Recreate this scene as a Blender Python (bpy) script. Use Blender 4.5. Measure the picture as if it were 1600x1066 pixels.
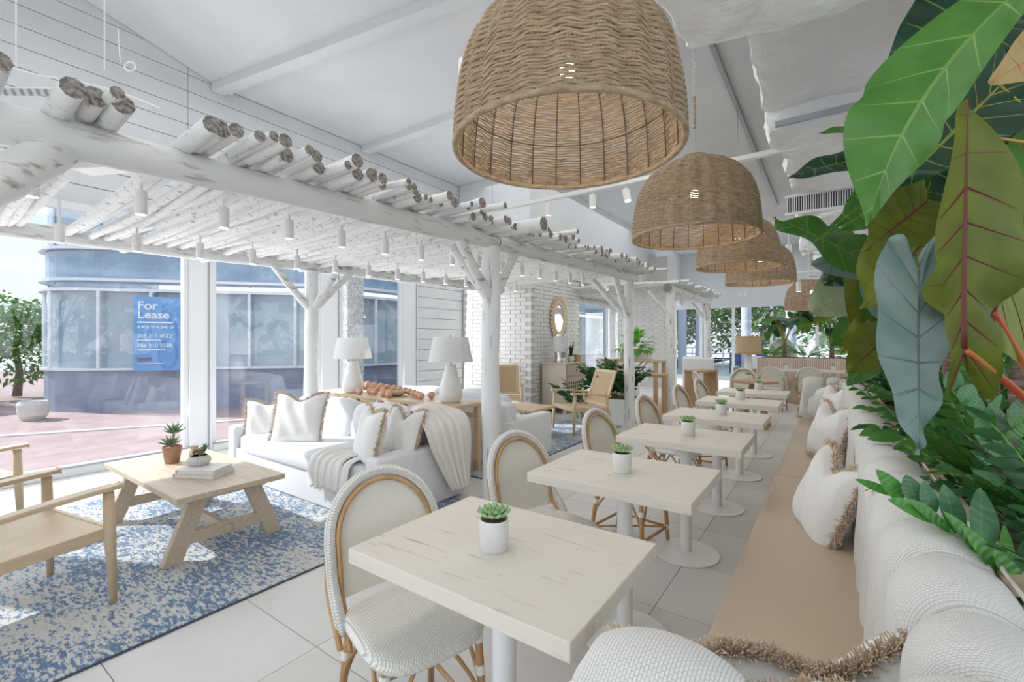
import bpy, math, random
from math import sin, cos, pi, sqrt, radians, exp, atan2
from mathutils import Vector, Matrix, Euler
for _o in list(bpy.data.objects): bpy.data.objects.remove(_o)
R = random.Random(11)
S = bpy.context.scene
COL = S.collection
V = Vector

# ------------------------------------------------------------------ camera
YAW = radians(35.1)
FW = V((-sin(YAW), cos(YAW), 0)); RT = V((cos(YAW), sin(YAW), 0)); UP = V((0, 0, 1))
EYE = V((0, 0, 1.4)); FPX = 711.1
cam = bpy.data.objects.new('camera', bpy.data.cameras.new('camera')); COL.objects.link(cam)
cam.data.lens = 16; cam.data.sensor_width = 36; cam.data.clip_start = 0.02; cam.data.clip_end = 300
cam.location = EYE; cam.rotation_euler = (pi/2, 0, YAW)
S.camera = cam
def P(x, y, t):                      # a surveyed point: photo direction and distance
    return EYE + t*(FW + (x-800)/FPX*RT + (534-y)/FPX*UP)

# ------------------------------------------------------------------ world, sun, exposure
S.view_settings.view_transform = 'Standard'
try: S.view_settings.look = 'None'
except Exception: pass
S.view_settings.exposure = 0.0; S.view_settings.gamma = 1; S.view_settings.use_curve_mapping = False
W = bpy.data.worlds.new('world'); S.world = W; W.use_nodes = True
wn = W.node_tree.nodes; wl = W.node_tree.links
bg = wn['Background']; bg.inputs['Strength'].default_value = 1.25
tc = wn.new('ShaderNodeTexCoord'); sp = wn.new('ShaderNodeSeparateXYZ'); rmp = wn.new('ShaderNodeValToRGB')
wl.new(tc.outputs['Generated'], sp.inputs[0]); wl.new(sp.outputs['Z'], rmp.inputs[0]); wl.new(rmp.outputs[0], bg.inputs['Color'])
rmp.color_ramp.elements[0].position = 0.0; rmp.color_ramp.elements[0].color = (.90, .95, 1, 1)
rmp.color_ramp.elements[1].position = .6; rmp.color_ramp.elements[1].color = (.60, .78, 1, 1)
sun = bpy.data.objects.new('sun', bpy.data.lights.new('sun', 'SUN')); COL.objects.link(sun)
sun.data.energy = 5.8; sun.data.angle = radians(.6); sun.data.color = (1, .96, .90)
sd = V((.80, .40, -.66)); sun.rotation_euler = sd.to_track_quat('-Z', 'Y').to_euler()
def area(name, loc, direction, sx, sy, power, col=(1, 1, 1)):
    l = bpy.data.lights.new(name, 'AREA'); l.shape = 'RECTANGLE'; l.size = sx; l.size_y = sy; l.energy = power; l.color = col
    o = bpy.data.objects.new(name, l); COL.objects.link(o); o.location = loc
    o.rotation_euler = V(direction).to_track_quat('-Z', 'Y').to_euler(); return o
area('rear_window_fill', (-2.2, -2.85, 1.9), (0, 1, -.05), 8, 3.0, 60, (.97, .98, 1))  # added area fill behind the camera, on top of the sky light
area('side_window_fill', (-6.42, 4.6, 1.5), (1, 0, -.05), 10, 2.4, 190, (.95, .97, 1))  # added fill just inside the left glass, boosts the daylight
area('ceiling_fill_main', (-1.45, 6.5, 3.75), (0, 0, -1), .7, 14, 66, (1, .97, .93))  # added soft fill above the table row, no fixture there
area('far_window_fill', (-2, 17.9, 1.4), (0, -1, 0), 8, 2.4, 140, (.97, .98, 1))  # added fill inside the far glazing to lift the dark end
area('left_far_window_fill', (-6.4, 13.5, 1.5), (1, -.15, 0), 8, 2.4, 80, (.97, .98, 1))  # added fill along the far left glass, brightens the back
area('pergola_far_fill', (-4.0, 11.0, 2.36), (0, 0, -1), 2.0, 3.0, 26, (1, .98, .95))  # added fill under the far slats, not a fixture of its own
area('right_window_fill', (2.35, 6, 1.9), (-1, 0, 0), 12, 1.7, 60, (.97, .98, 1))  # added fill inside the right glazing, strengthens the daylight
area('ceiling_fill_high', (-4.0, 5.5, 4.55), (0, 0, -1), 3.6, 14, 110, (1, .99, .97))  # added soft fill under the high bay, no lamp hangs there

# ------------------------------------------------------------------ helpers
def nm(n, m): return n.new('ShaderNode'+m)
MATS = {}
def mat(name, col, rough=.6, col2=None, nscale=8, stretch=(1, 1, 1), lo=.35, hi=.65, bump=0, bscale=60, bstretch=(1, 1, 1),
        metal=0, spec=.4, emit=None, estr=0, sub=0, detail=4, coat=0, sheen=0, trans=0, bdist=.01):
    m = bpy.data.materials.new(name); m.use_nodes = True; n = m.node_tree.nodes; l = m.node_tree.links
    b = n['Principled BSDF']; b.inputs['Base Color'].default_value = (*col, 1); b.inputs['Roughness'].default_value = rough
    b.inputs['Metallic'].default_value = metal; b.inputs['Specular IOR Level'].default_value = spec
    if coat: b.inputs['Coat Weight'].default_value = coat
    if sheen: b.inputs['Sheen Weight'].default_value = sheen
    if trans: b.inputs['Transmission Weight'].default_value = trans
    t = nm(n, 'TexCoord')
    if col2:
        mp = nm(n, 'Mapping'); mp.inputs['Scale'].default_value = stretch; l.new(t.outputs['Object'], mp.inputs[0])
        no = nm(n, 'TexNoise'); no.inputs['Scale'].default_value = nscale; no.inputs['Detail'].default_value = detail
        l.new(mp.outputs[0], no.inputs['Vector'])
        cr = nm(n, 'ValToRGB'); cr.color_ramp.elements[0].position = lo; cr.color_ramp.elements[1].position = hi
        cr.color_ramp.elements[0].color = (*col, 1); cr.color_ramp.elements[1].color = (*col2, 1)
        l.new(no.outputs['Fac'], cr.inputs[0]); l.new(cr.outputs[0], b.inputs['Base Color'])
    if bump:
        mp = nm(n, 'Mapping'); mp.inputs['Scale'].default_value = bstretch; l.new(t.outputs['Object'], mp.inputs[0])
        no = nm(n, 'TexNoise'); no.inputs['Scale'].default_value = bscale; no.inputs['Detail'].default_value = 5
        l.new(mp.outputs[0], no.inputs['Vector'])
        bu = nm(n, 'Bump'); bu.inputs['Strength'].default_value = bump; bu.inputs['Distance'].default_value = bdist
        l.new(no.outputs['Fac'], bu.inputs['Height']); l.new(bu.outputs[0], b.inputs['Normal'])
    if emit:
        b.inputs['Emission Color'].default_value = (*emit, 1); b.inputs['Emission Strength'].default_value = estr
    if sub:      # thin translucent sheet (leaves, lamp shades)
        tr = nm(n, 'BsdfTranslucent'); mx = nm(n, 'MixShader'); mx.inputs[0].default_value = sub
        tr.inputs['Color'].default_value = (*[min(1, c*1.3) for c in col], 1)
        out = n['Material Output']; l.new(b.outputs[0], mx.inputs[1]); l.new(tr.outputs[0], mx.inputs[2]); l.new(mx.outputs[0], out.inputs[0])
    MATS[name] = m; return m
def weave(name, c1, c2, mortar, bw, bh, rough=.6, strength=.6, msize=.12):     # woven strands from mesh UVs in metres
    m = mat(name, c1, rough); n = m.node_tree.nodes; l = m.node_tree.links; b = n['Principled BSDF']
    uv = nm(n, 'UVMap'); br = nm(n, 'TexBrick'); l.new(uv.outputs[0], br.inputs['Vector'])
    br.inputs['Scale'].default_value = 1; br.inputs['Brick Width'].default_value = bw; br.inputs['Row Height'].default_value = bh
    br.inputs['Mortar Size'].default_value = bh*msize; br.inputs['Mortar Smooth'].default_value = .6
    br.inputs['Color1'].default_value = (*c1, 1); br.inputs['Color2'].default_value = (*c2, 1); br.inputs['Mortar'].default_value = (*mortar, 1)
    bu = nm(n, 'Bump'); bu.invert = True; bu.inputs['Strength'].default_value = strength; bu.inputs['Distance'].default_value = .003
    l.new(br.outputs['Color'], b.inputs['Base Color']); l.new(br.outputs['Fac'], bu.inputs['Height']); l.new(bu.outputs[0], b.inputs['Normal'])
    return m
def glass(name, ior=1.5, tint=(1, 1, 1)):
    m = bpy.data.materials.new(name); m.use_nodes = True; n = m.node_tree.nodes; l = m.node_tree.links
    n.remove(n['Principled BSDF']); tr = nm(n, 'BsdfTransparent'); gl = nm(n, 'BsdfGlossy'); mx = nm(n, 'MixShader'); fr = nm(n, 'MapRange')
    tr.inputs[0].default_value = (*tint, 1); gl.inputs['Roughness'].default_value = .01
    lw = nm(n, 'LayerWeight'); lw.inputs['Blend'].default_value = .5; pw = nm(n, 'Math'); pw.operation = 'POWER'; pw.inputs[1].default_value = 3.5
    l.new(lw.outputs['Facing'], pw.inputs[0]); l.new(pw.outputs[0], fr.inputs['Value']); fr.inputs['To Min'].default_value = .05; fr.inputs['To Max'].default_value = .9
    l.new(fr.outputs[0], mx.inputs[0]); l.new(tr.outputs[0], mx.inputs[1]); l.new(gl.outputs[0], mx.inputs[2])
    l.new(mx.outputs[0], n['Material Output'].inputs[0]); MATS[name] = m; return m
def leafmat(name, base, base2, vein, rough=.4, nv=9, sub=.25, vw=.07, edge=None):
    m = mat(name, base, rough, base2, nscale=9, lo=.3, hi=.7, sub=sub, spec=.5); n = m.node_tree.nodes; l = m.node_tree.links
    b = n['Principled BSDF']; cr = [x for x in n if x.type == 'VALTORGB'][0]
    uv = nm(n, 'UVMap'); s = nm(n, 'SeparateXYZ'); l.new(uv.outputs[0], s.inputs[0])
    def ma(op, a, bb, c=None):
        q = nm(n, 'Math'); q.operation = op
        for i, x in enumerate((a, bb, c)):
            if x is None: continue
            if isinstance(x, (int, float)): q.inputs[i].default_value = x
            else: l.new(x, q.inputs[i])
        return q.outputs[0]
    f = ma('FRACT', ma('MULTIPLY', s.outputs['X'], nv), 0); d = ma('ABSOLUTE', ma('SUBTRACT', f, .5), 0)
    ve = ma('LESS_THAN', d, ma('MULTIPLY', ma('SUBTRACT', 1.15, s.outputs['Y']), vw))
    mi = ma('LESS_THAN', s.outputs['Y'], .035); fac = ma('MAXIMUM', ve, mi)
    mix = nm(n, 'MixRGB'); l.new(fac, mix.inputs[0]); l.new(cr.outputs[0], mix.inputs[1]); mix.inputs[2].default_value = (*vein, 1)
    l.new(mix.outputs[0], b.inputs['Base Color'])
    bu = nm(n, 'Bump'); bu.inputs['Strength'].default_value = .5; bu.inputs['Distance'].default_value = .004
    l.new(d, bu.inputs['Height']); l.new(bu.outputs[0], b.inputs['Normal'])
    return m

XF = {}
class MB:
    def __init__(s): s.v = []; s.f = []; s.m = []; s.uv = []; s.hasuv = False
    def add(s, vs, fs, mi=0, uv=None):
        o = len(s.v); s.v += [tuple(x) for x in vs]; s.f += [tuple(i+o for i in f) for f in fs]; s.m += [mi]*len(fs)
        if uv: s.uv += uv; s.hasuv = True
        else: s.uv += [(x[0]+x[2]*.3, x[1]+x[2]) for x in vs]
        return s
    def box(s, c, d, rz=0, mi=0, M=None):
        x, y, z = d[0]/2, d[1]/2, d[2]/2
        vs = [V((a*x, b*y, e*z)) for e in (-1, 1) for a, b in ((-1, -1), (1, -1), (1, 1), (-1, 1))]
        if M is None: M = Matrix.Rotation(rz, 4, 'Z')
        vs = [M @ q + V(c) for q in vs]
        return s.add(vs, [(3, 2, 1, 0), (4, 5, 6, 7), (0, 1, 5, 4), (1, 2, 6, 5), (2, 3, 7, 6), (3, 0, 4, 7)], mi)
    def beam(s, a, b, w, h, up=(0, 0, 1), mi=0):        # box bar from a to b
        a, b = V(a), V(b); d = (b-a); L = d.length; d.normalize(); sx = d.cross(V(up)); sx.normalize(); uu = sx.cross(d)
        M = Matrix((sx, d, uu)).transposed().to_4x4()
        return s.box((a+b)/2, (w, L, h), M=M, mi=mi)
    def tube(s, pts, r, n=8, cap=True, capm=None, mi=0, flat=None, closed=False):
        pts = [V(p) for p in pts]; k = len(pts); rr = r if isinstance(r, (list, tuple)) else [r]*k
        tg = []
        for i in range(k):
            if closed: d = pts[(i+1) % k]-pts[i-1]
            else: d = pts[min(i+1, k-1)]-pts[max(i-1, 0)]
            tg.append(d.normalized())
        ref = V((0, 0, 1)) if abs(tg[0].z) < .9 else V((1, 0, 0))
        nn = (ref-tg[0]*ref.dot(tg[0])).normalized(); vs = []; uv = []; L = 0
        for i in range(k):
            if i: L += (pts[i]-pts[i-1]).length
            nn = (nn-tg[i]*nn.dot(tg[i])).normalized(); bb = tg[i].cross(nn)
            fx = flat if flat else (1, 1)
            for j in range(n):
                a = 2*pi*j/n; vs.append(pts[i]+rr[i]*(cos(a)*nn*fx[0]+sin(a)*bb*fx[1])); uv.append((L, a*rr[i]))
        kk = k if closed else k-1
        fs = [(i*n+j, i*n+(j+1) % n, ((i+1) % k)*n+(j+1) % n, ((i+1) % k)*n+j) for i in range(kk) for j in range(n)]
        s.add(vs, fs, mi, uv)
        if cap and not closed:
            o = len(s.v)-len(vs); cm = mi if capm is None else capm
            s.f.append(tuple(o+j for j in range(n-1, -1, -1))); s.m.append(cm)
            s.f.append(tuple(o+(k-1)*n+j for j in range(n))); s.m.append(cm)
        return s
    def lathe(s, prof, n=24, c=(0, 0, 0), mi=0, M=None):
        vs = []; uv = []
        for i, (r, z) in enumerate(prof):
            for j in range(n):
                a = 2*pi*j/n; q = V((r*cos(a), r*sin(a), z))
                if M: q = M @ q
                vs.append(q+V(c)); uv.append((a*.1, z))
        fs = [(i*n+j, i*n+(j+1) % n, (i+1)*n+(j+1) % n, (i+1)*n+j) for i in range(len(prof)-1) for j in range(n)]
        if prof[0][0] > 1e-5: fs.append(tuple(range(n-1, -1, -1)))
        if prof[-1][0] > 1e-5: fs.append(tuple((len(prof)-1)*n+j for j in range(n)))
        return s.add(vs, fs, mi, uv)
    def grid(s, fn, nu, nv, cu=False, cv=False, mi=0, uvf=None):
        vs = []; uv = []; a = nu if cu else nu+1; b = nv if cv else nv+1
        for i in range(a):
            for j in range(b):
                p = fn(i/nu, j/nv); vs.append(p); uv.append(uvf(i/nu, j/nv) if uvf else (i/nu, j/nv))
        fs = [(i*b+j, ((i+1) % a)*b+j, ((i+1) % a)*b+(j+1) % b, i*b+(j+1) % b) for i in range(nu) for j in range(nv)]
        return s.add(vs, fs, mi, uv)
    def sell(s, c, h, e=.35, nu=28, nv=16, M=None, mi=0, puff=None):     # superellipsoid cushion
        def pw(x, k): return (abs(x)**k)*(1 if x >= 0 else -1)
        def fn(u, v):
            th = 2*pi*u; ph = -pi/2+pi*v
            q = V((h[0]*pw(cos(ph), e)*pw(cos(th), e), h[1]*pw(cos(ph), e)*pw(sin(th), e), h[2]*pw(sin(ph), e*1.3)))
            if puff: q = puff(q)
            if M: q = M @ q
            return q+V(c)
        return s.grid(fn, nu, nv, cu=True, mi=mi)
    def prism(s, poly, z0, z1, mi=0):
        n = len(poly); vs = [(x, y, z0) for x, y in poly]+[(x, y, z1) for x, y in poly]
        fs = [tuple(range(n-1, -1, -1)), tuple(range(n, 2*n))]+[(i, (i+1) % n, (i+1) % n+n, i+n) for i in range(n)]
        return s.add(vs, fs, mi)
    def build(s, name, mats, parent=None, smooth=False, world=False, bevel=0, seg=2, auto=None):
        me = bpy.data.meshes.new(name); vs = s.v
        if world and parent is not None:
            inv = XF[parent.name].inverted(); vs = [tuple(inv @ V(q)) for q in vs]
        me.from_pydata(vs, [], s.f)
        if not isinstance(mats, (list, tuple)): mats = [mats]
        for q in mats: me.materials.append(q)
        me.polygons.foreach_set('material_index', s.m)
        if s.hasuv:
            ul = me.uv_layers.new(name='UVMap'); li = [0]*len(me.loops); me.loops.foreach_get('vertex_index', li)
            fl = []
            for i in li: fl += s.uv[i]
            ul.data.foreach_set('uv', fl)
        if smooth: me.polygons.foreach_set('use_smooth', [True]*len(me.polygons))
        me.update()
        if smooth == 'auto':
            try: me.set_sharp_from_angle(angle=radians(40))
            except Exception: pass
        o = bpy.data.objects.new(name, me); COL.objects.link(o)
        if parent is not None: o.parent = parent
        if bevel:
            b = o.modifiers.new('bevel', 'BEVEL'); b.width = bevel; b.segments = seg; b.limit_method = 'ANGLE'
        return o
def tag(o, label, cat, group=None, kind=None):
    if label: o['label'] = label
    if cat: o['category'] = cat
    if group: o['group'] = group
    if kind: o['kind'] = kind
    return o
def thing(name, label, cat, loc=(0, 0, 0), rz=0, group=None):
    o = bpy.data.objects.new(name, None); COL.objects.link(o); o.location = loc; o.rotation_euler = (0, 0, rz); o.empty_display_size = .1
    XF[o.name] = Matrix.Translation(V(loc)) @ Matrix.Rotation(rz, 4, 'Z'); return tag(o, label, cat, group)
def struct(o): o['kind'] = 'structure'; return o
def sroot(name):
    o = bpy.data.objects.new(name, None); COL.objects.link(o); o['kind'] = 'structure'; XF[o.name] = Matrix.Identity(4); return o
def inst(o, parent, M, name=None):
    c = bpy.data.objects.new(name or o.name.split('.')[0], o.data); COL.objects.link(c); c.parent = parent; c.matrix_basis = M; return c
KIDS = {}
def copy_tree(root, loc, rz, label, group=None, nodeep=False):
    def kids(o): return [c for c in bpy.data.objects if c.parent == o]
    def rec(o, par):
        c = o.copy(); COL.objects.link(c); c.parent = par
        for k in KIDS.setdefault(o.name, kids(o)): rec(k, c)
        return c
    c = root.copy(); COL.objects.link(c); c.location = loc; c.rotation_euler = (0, 0, rz)
    for k in KIDS.setdefault(root.name, kids(root)): rec(k, c)
    c['label'] = label
    if group: c['group'] = group
    XF[c.name] = Matrix.Translation(V(loc)) @ Matrix.Rotation(rz, 4, 'Z')
    return c
def catmull(pts, n):
    pts = [V(p) for p in pts]; out = []; k = len(pts)-1
    for i in range(n+1):
        s = i/n*k; a = min(int(s), k-1); f = s-a
        p0, p1, p2, p3 = pts[max(a-1, 0)], pts[a], pts[a+1], pts[min(a+2, k)]
        out.append(.5*((2*p1)+(p2-p0)*f+(2*p0-5*p1+4*p2-p3)*f*f+(-p0+3*p1-3*p2+p3)*f**3))
    return out
def jit(a): return R.uniform(-a, a)

# ------------------------------------------------------------------ materials
WH = (.80, .81, .82)
m_ceil = mat('ceiling paint', (.73, .745, .76), .85, (.68, .695, .715), 1.2, bump=.15, bscale=6)
m_wallw = mat('white board paint', (.73, .75, .76), .6, (.68, .70, .715), 2)
m_brick = mat('white painted brick', (.78, .775, .76), .7, (.70, .69, .67), 5, bump=.4, bscale=45)
m_mortar = mat('painted mortar', (.62, .61, .59), .9, bump=.3, bscale=80)
m_alu = mat('white window frame', (.80, .82, .84), .45)
m_alug = mat('grey rubber line', (.35, .38, .42), .5)
m_tile = [mat('floor tile %s' % s, c, .38, c2, 2.2, lo=.3, hi=.7, bump=.06, bscale=9) for s, c, c2 in
          (('pale', (.68, .67, .65), (.63, .62, .60)), ('warm', (.60, .575, .54), (.65, .63, .60)), ('grey', (.56, .545, .52), (.62, .605, .58)))]
m_grout = mat('grout', (.56, .55, .53), .9)
m_pole = mat('whitewashed pole', (.75, .755, .75), .7, (.36, .33, .30), 26, (1, 1, 1), .59, .70, bump=.4, bscale=30, detail=6)
m_log = mat('whitewashed log', (.69, .70, .69), .65, (.33, .31, .28), 9, (2.6, .45, 2.6), .57, .70, bump=.35, bscale=14, detail=7)
m_logz = mat('whitewashed post', (.75, .76, .76), .65, (.36, .34, .31), 9, (2.6, 2.6, .42), .59, .71, bump=.35, bscale=14, detail=7)
m_cut = mat('cut pole end', (.36, .33, .30), .9, (.12, .11, .10), 60, bump=.6, bscale=90)
m_rope = mat('seagrass rope', (.58, .45, .31), .85, (.32, .23, .145), 22, (1, 1, 3), .3, .75, bump=.8, bscale=260)
m_ropein = mat('dark rib wire', (.10, .065, .04), .7)
m_brass = mat('antique brass', (.42, .34, .24), .35, metal=.9)
m_chainm = mat('chain metal', (.55, .50, .42), .4, metal=.8)
m_white = mat('white powder coat', (.82, .82, .81), .35)
m_track = mat('white track lamp', (.74, .74, .72), .4)
m_lamp_on = mat('lit spot lens', (1, 1, 1), .3, emit=(1, .93, .82), estr=5)
m_bulb = mat('warm bulb', (1, 1, 1), .3, emit=(1, .82, .58), estr=12)
m_duct = mat('painted duct wrap', (.80, .81, .82), .35, (.74, .75, .77), 1.5, bump=.9, bscale=5, bdist=.06, spec=.5)
m_grille = mat('grille dark', (.04, .04, .045), .7)
m_ttop = mat('distressed table top', (.72, .67, .595), .5, (.50, .43, .35), 7.0, (1.0, 9, 9), .60, .76, detail=12)
m_seat = weave('woven white seat', (.88, .87, .82), (.84, .83, .78), (.60, .58, .52), .017, .0085, .5, .8, .13)
m_band = weave('woven white band', (.88, .87, .83), (.83, .82, .78), (.62, .60, .55), .010, .014, .5, .9, .14)
m_back = weave('woven back panel', (.86, .83, .74), (.84, .81, .72), (.74, .70, .61), .008, .006, .55, .6, .15)
m_rattan = mat('rattan cane', (.52, .31, .14), .4, (.38, .20, .08), 18, (1, 1, .4), .4, .8, coat=.2)
m_wrap = mat('white binding', (.82, .82, .80), .5, bump=.3, bscale=200)
m_oak = mat('washed oak', (.58, .44, .30), .55, (.46, .33, .21), 5, (9, 1, 9), .3, .75, bump=.12, bscale=50)
m_oakx = mat('bleached oak', (.62, .51, .39), .55, (.50, .40, .29), 5, (1, 10, 10), .3, .75, bump=.12, bscale=40)
m_oakl = mat('light oak', (.66, .52, .35), .5, (.58, .44, .29), 4, (1, 9, 9), .3, .75)
m_greyoak = mat('limed wood', (.62, .54, .44), .6, (.52, .44, .35), 5, (7, 7, 1), .3, .75)
m_darkoak = mat('brown wood', (.50, .34, .20), .5, (.40, .26, .14), 5, (6, 6, 1), .3, .75)
m_cane = weave('cane webbing', (.66, .50, .32), (.60, .45, .28), (.42, .30, .18), .012, .012, .55, .5, .25)
m_linen = mat('white slipcover linen', (.74, .75, .775), .9, bump=.12, bscale=350, sheen=.2)
m_pillow = mat('white pillow linen', (.82, .81, .79), .9, bump=.2, bscale=420, sheen=.2)
m_fringe = mat('tan fringe', (.76, .63, .49), .9, (.60, .47, .35), 30)
m_fringel = mat('pale fringe', (.62, .55, .46), .9, (.50, .43, .35), 30)
m_throw = weave('waffle throw', (.90, .87, .83), (.88, .85, .81), (.80, .77, .72), .014, .014, .9, .4, .25)
m_vinyl = mat('tan vinyl seat', (.58, .465, .35), .42, (.55, .44, .33), 2, bump=.05, bscale=300)
m_puff = weave('ribbed upholstery', (.78, .775, .75), (.76, .755, .73), (.60, .59, .56), .012, .0055, .85, .6, .18)
m_pipe = mat('piping', (.70, .68, .62), .8)
m_flute = mat('fluted pink beige panel', (.80, .66, .55), .6)
m_soil = mat('moss and soil', (.06, .045, .025), .95, (.16, .14, .06), 20, bump=1, bscale=40)
m_pot = mat('white ceramic pot', (.72, .72, .69), .55, (.68, .68, .65), 30)
m_terra = mat('terracotta', (.36, .17, .10), .8, (.45, .28, .19), 12)
m_ceram = mat('cream ceramic', (.80, .79, .76), .45, bump=.05, bscale=60)
m_shade = mat('white lamp shade', (.84, .84, .84), .9, sub=.35)
m_succ = mat('succulent green', (.14, .36, .13), .45, (.42, .58, .30), 40, lo=.3, hi=.7)
m_succd = mat('dark succulent', (.10, .20, .10), .45, (.22, .32, .16), 30)
m_red = mat('red sedum', (.32, .07, .05), .5, (.45, .35, .08), 40)
m_bead = mat('terracotta wood bead', (.62, .34, .22), .6, (.70, .42, .29), 40)
m_book = mat('book cover', (.74, .71, .70), .6); m_page = mat('book pages', (.80, .77, .70), .8)
m_steel = mat('brushed steel', (.58, .57, .55), .3, metal=1)
m_clear = mat('clear acrylic', (.86, .89, .9), .15, sub=.5)
m_glass = glass('window glass', 1.5, (.96, .98, 1))
m_mirror = mat('mirror', (.85, .88, .9), .03, metal=1)
m_stem = mat('green stem', (.18, .30, .07), .5); m_petr = mat('red petiole', (.50, .09, .04), .4, (.42, .30, .05), 4, lo=.45, hi=.7); m_vein = mat('dark red vein', (.13, .03, .02), .5); m_greyv = mat('grey green vein', (.09, .15, .13), .5)
m_pety = mat('yellow petiole', (.42, .45, .07), .4, (.30, .14, .05), 4)
m_trunk = mat('fibrous trunk', (.20, .12, .09), .9, (.38, .28, .24), 14, (1, 1, 6), bump=1, bscale=30, bstretch=(1, 1, 5))
l_bright = leafmat('leaf bright green', (.055, .19, .025), (.10, .27, .04), (.24, .42, .10), .35, vw=.03)
l_mid = leafmat('leaf mid green', (.04, .14, .02), (.09, .21, .03), (.20, .34, .07), .35, vw=.04)
l_dark = leafmat('leaf dark green', (.012, .05, .028), (.03, .085, .04), (.20, .32, .06), .3, sub=.10, vw=.035)
l_olive = leafmat('leaf olive underside', (.075, .105, .006), (.15, .19, .008), (.12, .03, .015), .55, vw=.02)
l_yel = leafmat('leaf yellow green', (.14, .19, .015), (.24, .28, .03), (.22, .08, .03), .45, vw=.03)
l_silver = leafmat('leaf silver underside', (.16, .25, .23), (.22, .31, .29), (.10, .17, .155), .5, sub=.12, vw=.03)
l_pale = leafmat('leaf pale underside', (.25, .32, .19), (.33, .39, .25), (.45, .48, .32), .5, vw=.04)
l_small = mat('small leaf green', (.03, .13, .02), .32, (.09, .25, .04), 10, lo=.3, hi=.7, sub=.2)
l_small2 = mat('small leaf dark', (.012, .065, .02), .3, (.035, .13, .03), 10, lo=.3, hi=.7, sub=.15)
l_fern = mat('fresh green', (.12, .38, .04), .4, (.22, .50, .08), 10, sub=.25)
m_pave = mat('pink brick paving', (.44, .30, .29), .8, (.50, .37, .36), 3, bump=.1, bscale=20)
m_curb = mat('pale concrete', (.62, .60, .57), .8)
m_store = mat('storefront dark sill', (.24, .29, .38), .4, (.30, .35, .44), 3)
m_blueg = mat('storefront tinted panel', (.30, .42, .54), .12, (.20, .31, .43), 1.5, spec=.8)
m_sgl = mat('storefront glass', (.30, .40, .47), .08, (.46, .55, .60), .9, spec=.9)
m_rail = mat('white metal rail', (.75, .78, .80), .3, metal=.2)
m_sign = mat('blue sign', (.17, .38, .68), .5); m_signd = mat('blue sign dark', (.11, .30, .60), .5)
m_letter = mat('white letters', (.85, .88, .92), .6); m_red2 = mat('small red logo box', (.30, .16, .28), .6)
m_coral = mat('coral stone', (.45, .44, .44), .9, (.72, .71, .70), 28, lo=.42, hi=.58, bump=.8, bscale=30)
m_tree = mat('tree leaf', (.10, .22, .05), .6, (.22, .38, .10), 3, sub=.2); m_bark = mat('bark', (.20, .16, .12), .9)
m_outcol = mat('outdoor column', (.58, .62, .70), .7)
m_blue = mat('navy seat', (.05, .10, .28), .6)
def rugmat(name, c1, c2, c3):
    m = mat(name, c1, .95); n = m.node_tree.nodes; l = m.node_tree.links; b = n['Principled BSDF']; t = nm(n, 'TexCoord')
    v = nm(n, 'TexVoronoi'); v.inputs['Scale'].default_value = 24; v.feature = 'DISTANCE_TO_EDGE'
    n0 = nm(n, 'TexNoise'); n0.inputs['Scale'].default_value = 9; mixv = nm(n, 'MixRGB'); mixv.inputs[0].default_value = .22
    l.new(t.outputs['Object'], n0.inputs['Vector']); l.new(t.outputs['Object'], mixv.inputs[1]); l.new(n0.outputs['Color'], mixv.inputs[2]); l.new(mixv.outputs[0], v.inputs['Vector'])
    big = nm(n, 'TexNoise'); big.inputs['Scale'].default_value = 1.7; big.inputs['Detail'].default_value = 6; l.new(t.outputs['Object'], big.inputs['Vector'])
    fine = nm(n, 'TexNoise'); fine.inputs['Scale'].default_value = 34; fine.inputs['Detail'].default_value = 5; fine.inputs['Roughness'].default_value = .7
    mp = nm(n, 'Mapping'); mp.inputs['Scale'].default_value = (.6, 1.7, 1); l.new(t.outputs['Object'], mp.inputs[0]); l.new(mp.outputs[0], fine.inputs['Vector'])
    def ma(op, a, bb):
        q = nm(n, 'Math'); q.operation = op
        for i, x in enumerate((a, bb)):
            if isinstance(x, (int, float)): q.inputs[i].default_value = x
            else: l.new(x, q.inputs[i])
        return q.outputs[0]
    e = ma('MULTIPLY', ma('SUBTRACT', .16, v.outputs['Distance']), .35)
    f = ma('ADD', ma('ADD', ma('MULTIPLY', big.outputs['Fac'], .50), ma('MULTIPLY', fine.outputs['Fac'], 1.15)), e)
    cr = nm(n, 'ValToRGB'); E = cr.color_ramp.elements; E[0].position = .76; E[0].color = (*c1, 1); E[1].position = .93; E[1].color = (*c2, 1)
    q = E.new(.825); q.color = (*c3, 1); q = E.new(.87); q.color = (*c2, 1)
    l.new(f, cr.inputs[0]); l.new(cr.outputs[0], b.inputs['Base Color'])
    bu = nm(n, 'Bump'); bu.inputs['Strength'].default_value = .5; bu.inputs['Distance'].default_value = .01; l.new(fine.outputs['Fac'], bu.inputs['Height']); l.new(bu.outputs[0], b.inputs['Normal'])
    return m
m_rug = rugmat('blue distressed rug', (.13, .20, .31), (.58, .57, .54), (.28, .36, .46))
m_rugedge = mat('rug binding', (.07, .09, .13), .9)
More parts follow.
